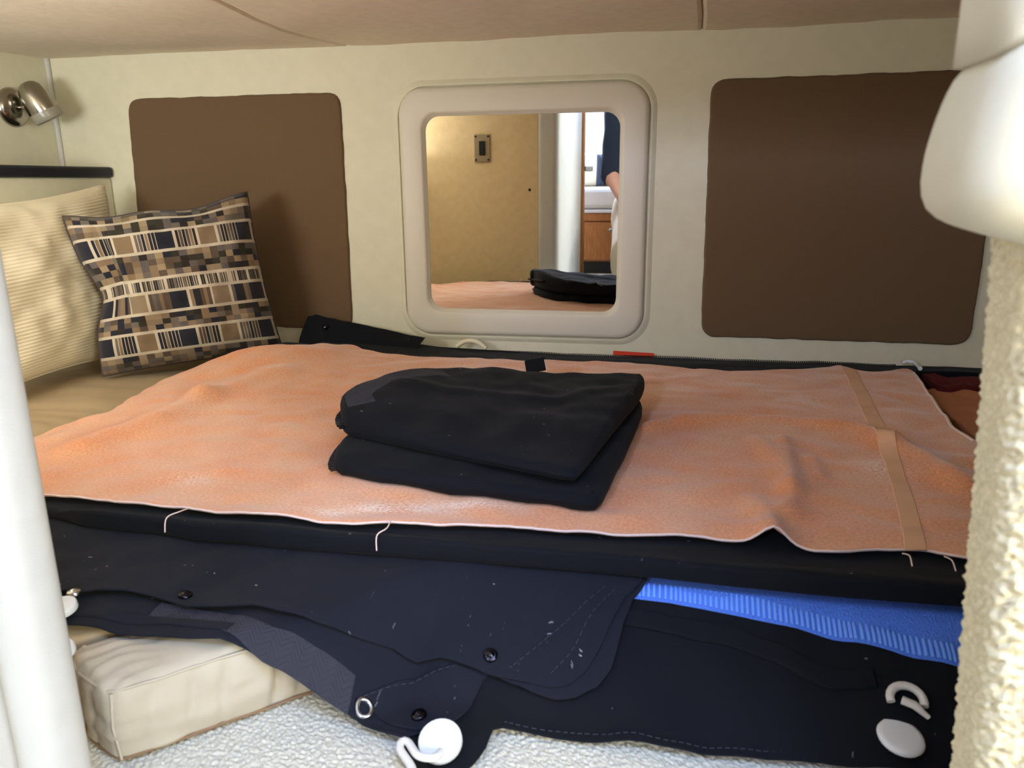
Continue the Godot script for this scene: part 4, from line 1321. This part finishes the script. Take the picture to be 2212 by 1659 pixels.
		while y < hi.y:
			var px: float = lo.x + cell * (0.25 if j % 2 else 0.75)
			while px < hi.x:
				var p := Vector2(px, y)
				px += cell
				if near.has(Vector2i((p / cell).floor())) or not Geometry2D.is_point_in_polygon(p, inner):
					continue
				pts.append(p)
			y += cell * 0.87
			j += 1
		var del := Geometry2D.triangulate_delaunay(pts)
		var keep := PackedInt32Array()
		for i in range(0, del.size(), 3):
			var a := del[i]
			var b := del[i + 1]
			var c := del[i + 2]
			if a < cnt and b < cnt and c < cnt and not Geometry2D.is_point_in_polygon((pts[a] + pts[b] + pts[c]) / 3.0, inner):
				continue
			var area := (pts[b] - pts[a]).cross(pts[c] - pts[a])
			if absf(area) < 1e-12:
				continue
			keep.append(a)
			keep.append(b if area > 0 else c)
			keep.append(c if area > 0 else b)
		var first := v.size()
		var from := ix.size()
		for p in pts:
			add(x * Vector3(p.x, top.call(p.x, p.y), p.y), p)
		for i in range(0, keep.size(), 3):
			tri(first + keep[i], first + keep[i + 1], first + keep[i + 2])
		var below := v.size()
		for p in pts:
			add(x * Vector3(p.x, bottom.call(p.x, p.y), p.y), p)
		for i in range(0, keep.size(), 3):
			tri(below + keep[i], below + keep[i + 2], below + keep[i + 1])
		# the rim: rounded top, straight side, rounded bottom
		var prof := [[1.0, 1.0, 0.0], [0.5, 1.0, -0.134], [0.134, 1.0, -0.5], [0.0, 1.0, -1.0]]
		for k in range(1, rows):
			prof.append([0.0, 1.0 - float(k) / rows, 0.0])
		prof += [[0.0, 0.0, 1.0], [0.134, 0.0, 0.5], [0.5, 0.0, 0.134], [1.0, 0.0, 0.0]]
		var rim := v.size()
		for m in prof.size():
			var along := 0.0
			for k in cnt + 1:
				var i := k % cnt
				if k > 0:
					along += ring[i].distance_to(ring[i - 1 if i > 0 else cnt - 1])
				var q: Vector2 = ring[i] + nor[i] * r * prof[m][0]
				var yt: float = top.call(q.x, q.y)
				var yb: float = bottom.call(q.x, q.y)
				var rr := minf(r, (yt - yb) * 0.5)
				var hgt: float
				if prof[m][1] == 1.0:
					hgt = yt + rr * prof[m][2]
				elif prof[m][1] == 0.0:
					hgt = yb + rr * prof[m][2]
				else:
					hgt = lerpf(yb + rr, yt - rr, prof[m][1])
				if dent != null and prof[m][0] < 0.2:
					q += nor[i] * float(dent.call(along, (hgt - yb) / maxf(yt - yb, 1e-5)))
				add(x * Vector3(q.x, hgt, q.y), Vector2(along, hgt))
		for m in prof.size() - 1:
			for k in cnt:
				var a := rim + m * (cnt + 1) + k
				quad(a, a + cnt + 1, a + cnt + 2, a + 1)
		shade(from)
		for i in cnt:
			var s := n[first + i] + n[rim + i]
			n[first + i] = s
			n[rim + i] = s
		for m in prof.size():
			var a := rim + m * (cnt + 1)
			var s := n[a] + n[a + cnt]
			n[a] = s
			n[a + cnt] = s

	static func resample(outline: Array, cell: float) -> Array:
		var out := []
		var cnt := outline.size()
		for i in cnt:
			var a: Vector2 = outline[i]
			var b: Vector2 = outline[(i + 1) % cnt]
			var k := maxi(1, int(round(a.distance_to(b) / cell)))
			for s in k:
				out.append(a.lerp(b, float(s) / k))
		return out

	# a moulding run round a rounded rectangle in the xy plane: PROFILE of Vector2(inset, z)
	func frame(lo: Vector2, hi: Vector2, radius: float, profile: Array, x := Transform3D(), k := 10) -> void:
		var first := v.size()
		var from := ix.size()
		var w := 4 * (k + 1) + 1
		for p in profile:
			var rr := maxf(radius - p.x * 0.40, 0.006)
			for i in w:
				var q := (i / (k + 1)) % 4
				var a := deg_to_rad(90.0 * q + 90.0 * (i % (k + 1)) / k) if i < w - 1 else 0.0
				if i == w - 1:
					q = 0
				var cx: float = hi.x - p.x - rr if q == 0 or q == 3 else lo.x + p.x + rr
				var cy: float = hi.y - p.x - rr if q < 2 else lo.y + p.x + rr
				add(x * Vector3(cx + rr * cos(a), cy + rr * sin(a), p.y))
		for m in profile.size() - 1:
			for i in w - 1:
				var a := first + m * w + i
				quad(a, a + w, a + w + 1, a + 1)
		shade(from)
		for m in profile.size():
			var a := first + m * w
			var s := n[a] + n[a + w - 1]
			n[a] = s
			n[a + w - 1] = s

	func mesh(base := Vector3.ZERO) -> ArrayMesh:
		var p := PackedVector3Array()
		var q := PackedVector3Array()
		p.resize(v.size())
		q.resize(v.size())
		for i in v.size():
			p[i] = v[i] - base
			q[i] = n[i].normalized() if n[i].length_squared() > 1e-20 else Vector3.UP
		var arr := []
		arr.resize(Mesh.ARRAY_MAX)
		arr[Mesh.ARRAY_VERTEX] = p
		arr[Mesh.ARRAY_NORMAL] = q
		arr[Mesh.ARRAY_TEX_UV] = uv
		arr[Mesh.ARRAY_INDEX] = ix
		var m := ArrayMesh.new()
		m.add_surface_from_arrays(Mesh.PRIMITIVE_TRIANGLES, arr)
		return m


func round_rect(lo: Vector2, hi: Vector2, r: float, k := 6) -> Array:
	var out := []
	for q in 4:
		var c := Vector2(hi.x - r if q == 0 or q == 3 else lo.x + r, hi.y - r if q < 2 else lo.y + r)
		for i in k + 1:
			var a := deg_to_rad(90.0 * q + 90.0 * i / k)
			out.append(c + Vector2(cos(a), sin(a)) * r)
	return out


func curve(pts: Array, step: float, closed := false) -> Array:
	# a smooth line through the points, resampled (Catmull-Rom)
	var out := []
	var cnt := pts.size()
	for i in (cnt if closed else cnt - 1):
		var a = pts[(i - 1 + cnt) % cnt] if closed or i > 0 else pts[i]
		var b = pts[i]
		var c = pts[(i + 1) % cnt]
		var d = pts[(i + 2) % cnt] if closed or i < cnt - 2 else c
		var k := maxi(1, int(round(b.distance_to(c) / step)))
		for s in k:
			out.append(b.cubic_interpolate(c, a, d, float(s) / k))
	if not closed:
		out.append(pts[cnt - 1])
	return out


func to_line(p: Vector2, path: Array) -> float:
	var best := 1e9
	for i in path.size() - 1:
		best = minf(best, p.distance_squared_to(Geometry2D.get_closest_point_to_segment(p, path[i], path[i + 1])))
	return sqrt(best)


func numbered(called: String) -> String:
	used[called] = used.get(called, -1) + 1
	return called if used[called] == 0 else "%s_%03d" % [called, used[called]]


func thing(called: String, label: String, category: String, base := Vector3.ZERO, group := "") -> Node3D:
	var o := Node3D.new()
	o.name = numbered(called)
	add_child(o)
	o.position = base
	o.set_meta("label", label)
	o.set_meta("category", category)
	if group:
		o.set_meta("group", group)
	return o


func part(called: String, s: Shape, m: Material, parent: Node3D, label := "", kind := "") -> MeshInstance3D:
	var base := Vector3.ZERO
	var up: Node = parent
	while up != self:
		base += up.position
		up = up.get_parent()
	var o := MeshInstance3D.new()
	o.name = called
	o.mesh = s.mesh(base)
	o.material_override = m
	parent.add_child(o, true)
	if label:
		o.set_meta("label", label)
	if kind:
		o.set_meta("kind", kind)
	return o


func struct(called: String, s: Shape, m: Material, label: String, category: String) -> MeshInstance3D:
	var o := MeshInstance3D.new()
	o.name = numbered(called)
	o.mesh = s.mesh()
	o.material_override = m
	add_child(o)
	o.set_meta("kind", "structure")
	o.set_meta("label", label)
	o.set_meta("category", category)
	return o


func single(called: String, s: Shape, m: Material, label: String, category: String, base: Vector3, group := "") -> MeshInstance3D:
	var o := MeshInstance3D.new()
	o.name = numbered(called)
	o.mesh = s.mesh(base)
	o.material_override = m
	add_child(o)
	o.position = base
	o.set_meta("label", label)
	o.set_meta("category", category)
	if group:
		o.set_meta("group", group)
	return o


func hold(y: float) -> Callable:
	return func(_x: float, _z: float) -> float: return y


# smooth union of tapered capsules, meshed as surface nets
func body_net(bones: Array, cell: float, blend: float, grow := 0.0) -> Shape:
	var lo := Vector3.ONE * 1e9
	var hi := -lo
	for b in bones:
		var r: float = maxf(b[2], b[3]) + grow + cell * 2.0
		lo = lo.min(b[0].min(b[1]) - Vector3.ONE * r)
		hi = hi.max(b[0].max(b[1]) + Vector3.ONE * r)
	var dim := Vector3i(((hi - lo) / cell).ceil()) + Vector3i.ONE
	var f := PackedFloat32Array()
	f.resize(dim.x * dim.y * dim.z)
	f.fill(1.0)
	for b in bones:
		var a: Vector3 = b[0]
		var ab: Vector3 = b[1] - a
		var ll := maxf(ab.length_squared(), 1e-9)
		var reach: float = maxf(b[2], b[3]) + grow + cell * 2.0 + blend
		var l: Vector3i = Vector3i(((a.min(b[1]) - Vector3.ONE * reach - lo) / cell).floor()).clamp(Vector3i.ZERO, dim - Vector3i.ONE)
		var h: Vector3i = Vector3i(((a.max(b[1]) + Vector3.ONE * reach - lo) / cell).ceil()).clamp(Vector3i.ZERO, dim - Vector3i.ONE)
		for z in range(l.z, h.z + 1):
			for y in range(l.y, h.y + 1):
				var at := (z * dim.y + y) * dim.x
				for x in range(l.x, h.x + 1):
					var p := lo + Vector3(x, y, z) * cell
					var t := clampf((p - a).dot(ab) / ll, 0.0, 1.0)
					var d := p.distance_to(a + ab * t) - lerpf(b[2], b[3], t) - grow
					var o := f[at + x]
					var k := maxf(blend - absf(o - d), 0.0) / blend
					f[at + x] = minf(o, d) - k * k * blend * 0.25
	var s := Shape.new()
	var id := {}
	var dx := 1
	var dy := dim.x
	var dz := dim.x * dim.y
	var off := [0, dx, dy, dx + dy, dz, dx + dz, dy + dz, dx + dy + dz]
	var edges := [[0, 1], [0, 2], [0, 4], [1, 3], [1, 5], [2, 3], [2, 6], [3, 7], [4, 5], [4, 6], [5, 7], [6, 7]]
	for z in dim.z - 1:
		for y in dim.y - 1:
			for x in dim.x - 1:
				var at := (z * dim.y + y) * dim.x + x
				var inside := 0
				for o in off:
					if f[at + o] < 0.0:
						inside += 1
				if inside == 0 or inside == 8:
					continue
				var sum := Vector3.ZERO
				var k := 0
				for e in edges:
					var fa := f[at + off[e[0]]]
					var fb := f[at + off[e[1]]]
					if (fa < 0.0) != (fb < 0.0):
						var t := fa / (fa - fb)
						var pa := Vector3(e[0] & 1, (e[0] >> 1) & 1, e[0] >> 2)
						var pb := Vector3(e[1] & 1, (e[1] >> 1) & 1, e[1] >> 2)
						sum += pa.lerp(pb, t)
						k += 1
				id[at] = s.add(lo + (Vector3(x, y, z) + sum / k) * cell)
	for at in id:
		var z: int = at / dz
		var y: int = (at / dy) % dim.y
		var x: int = at % dim.x
		if x == 0 or y == 0 or z == 0:
			continue
		var inn := f[at] < 0.0
		for ax in [[dx, dy, dz], [dy, dz, dx], [dz, dx, dy]]:
			if inn != (f[at + ax[0]] < 0.0):
				var a: int = at - ax[1] - ax[2]
				var b: int = at - ax[2]
				var d: int = at - ax[1]
				if id.has(a) and id.has(b) and id.has(d):
					if inn:
						s.quad(id[a], id[d], id[at], id[b])
					else:
						s.quad(id[a], id[b], id[at], id[d])
	s.shade(0)
	return s
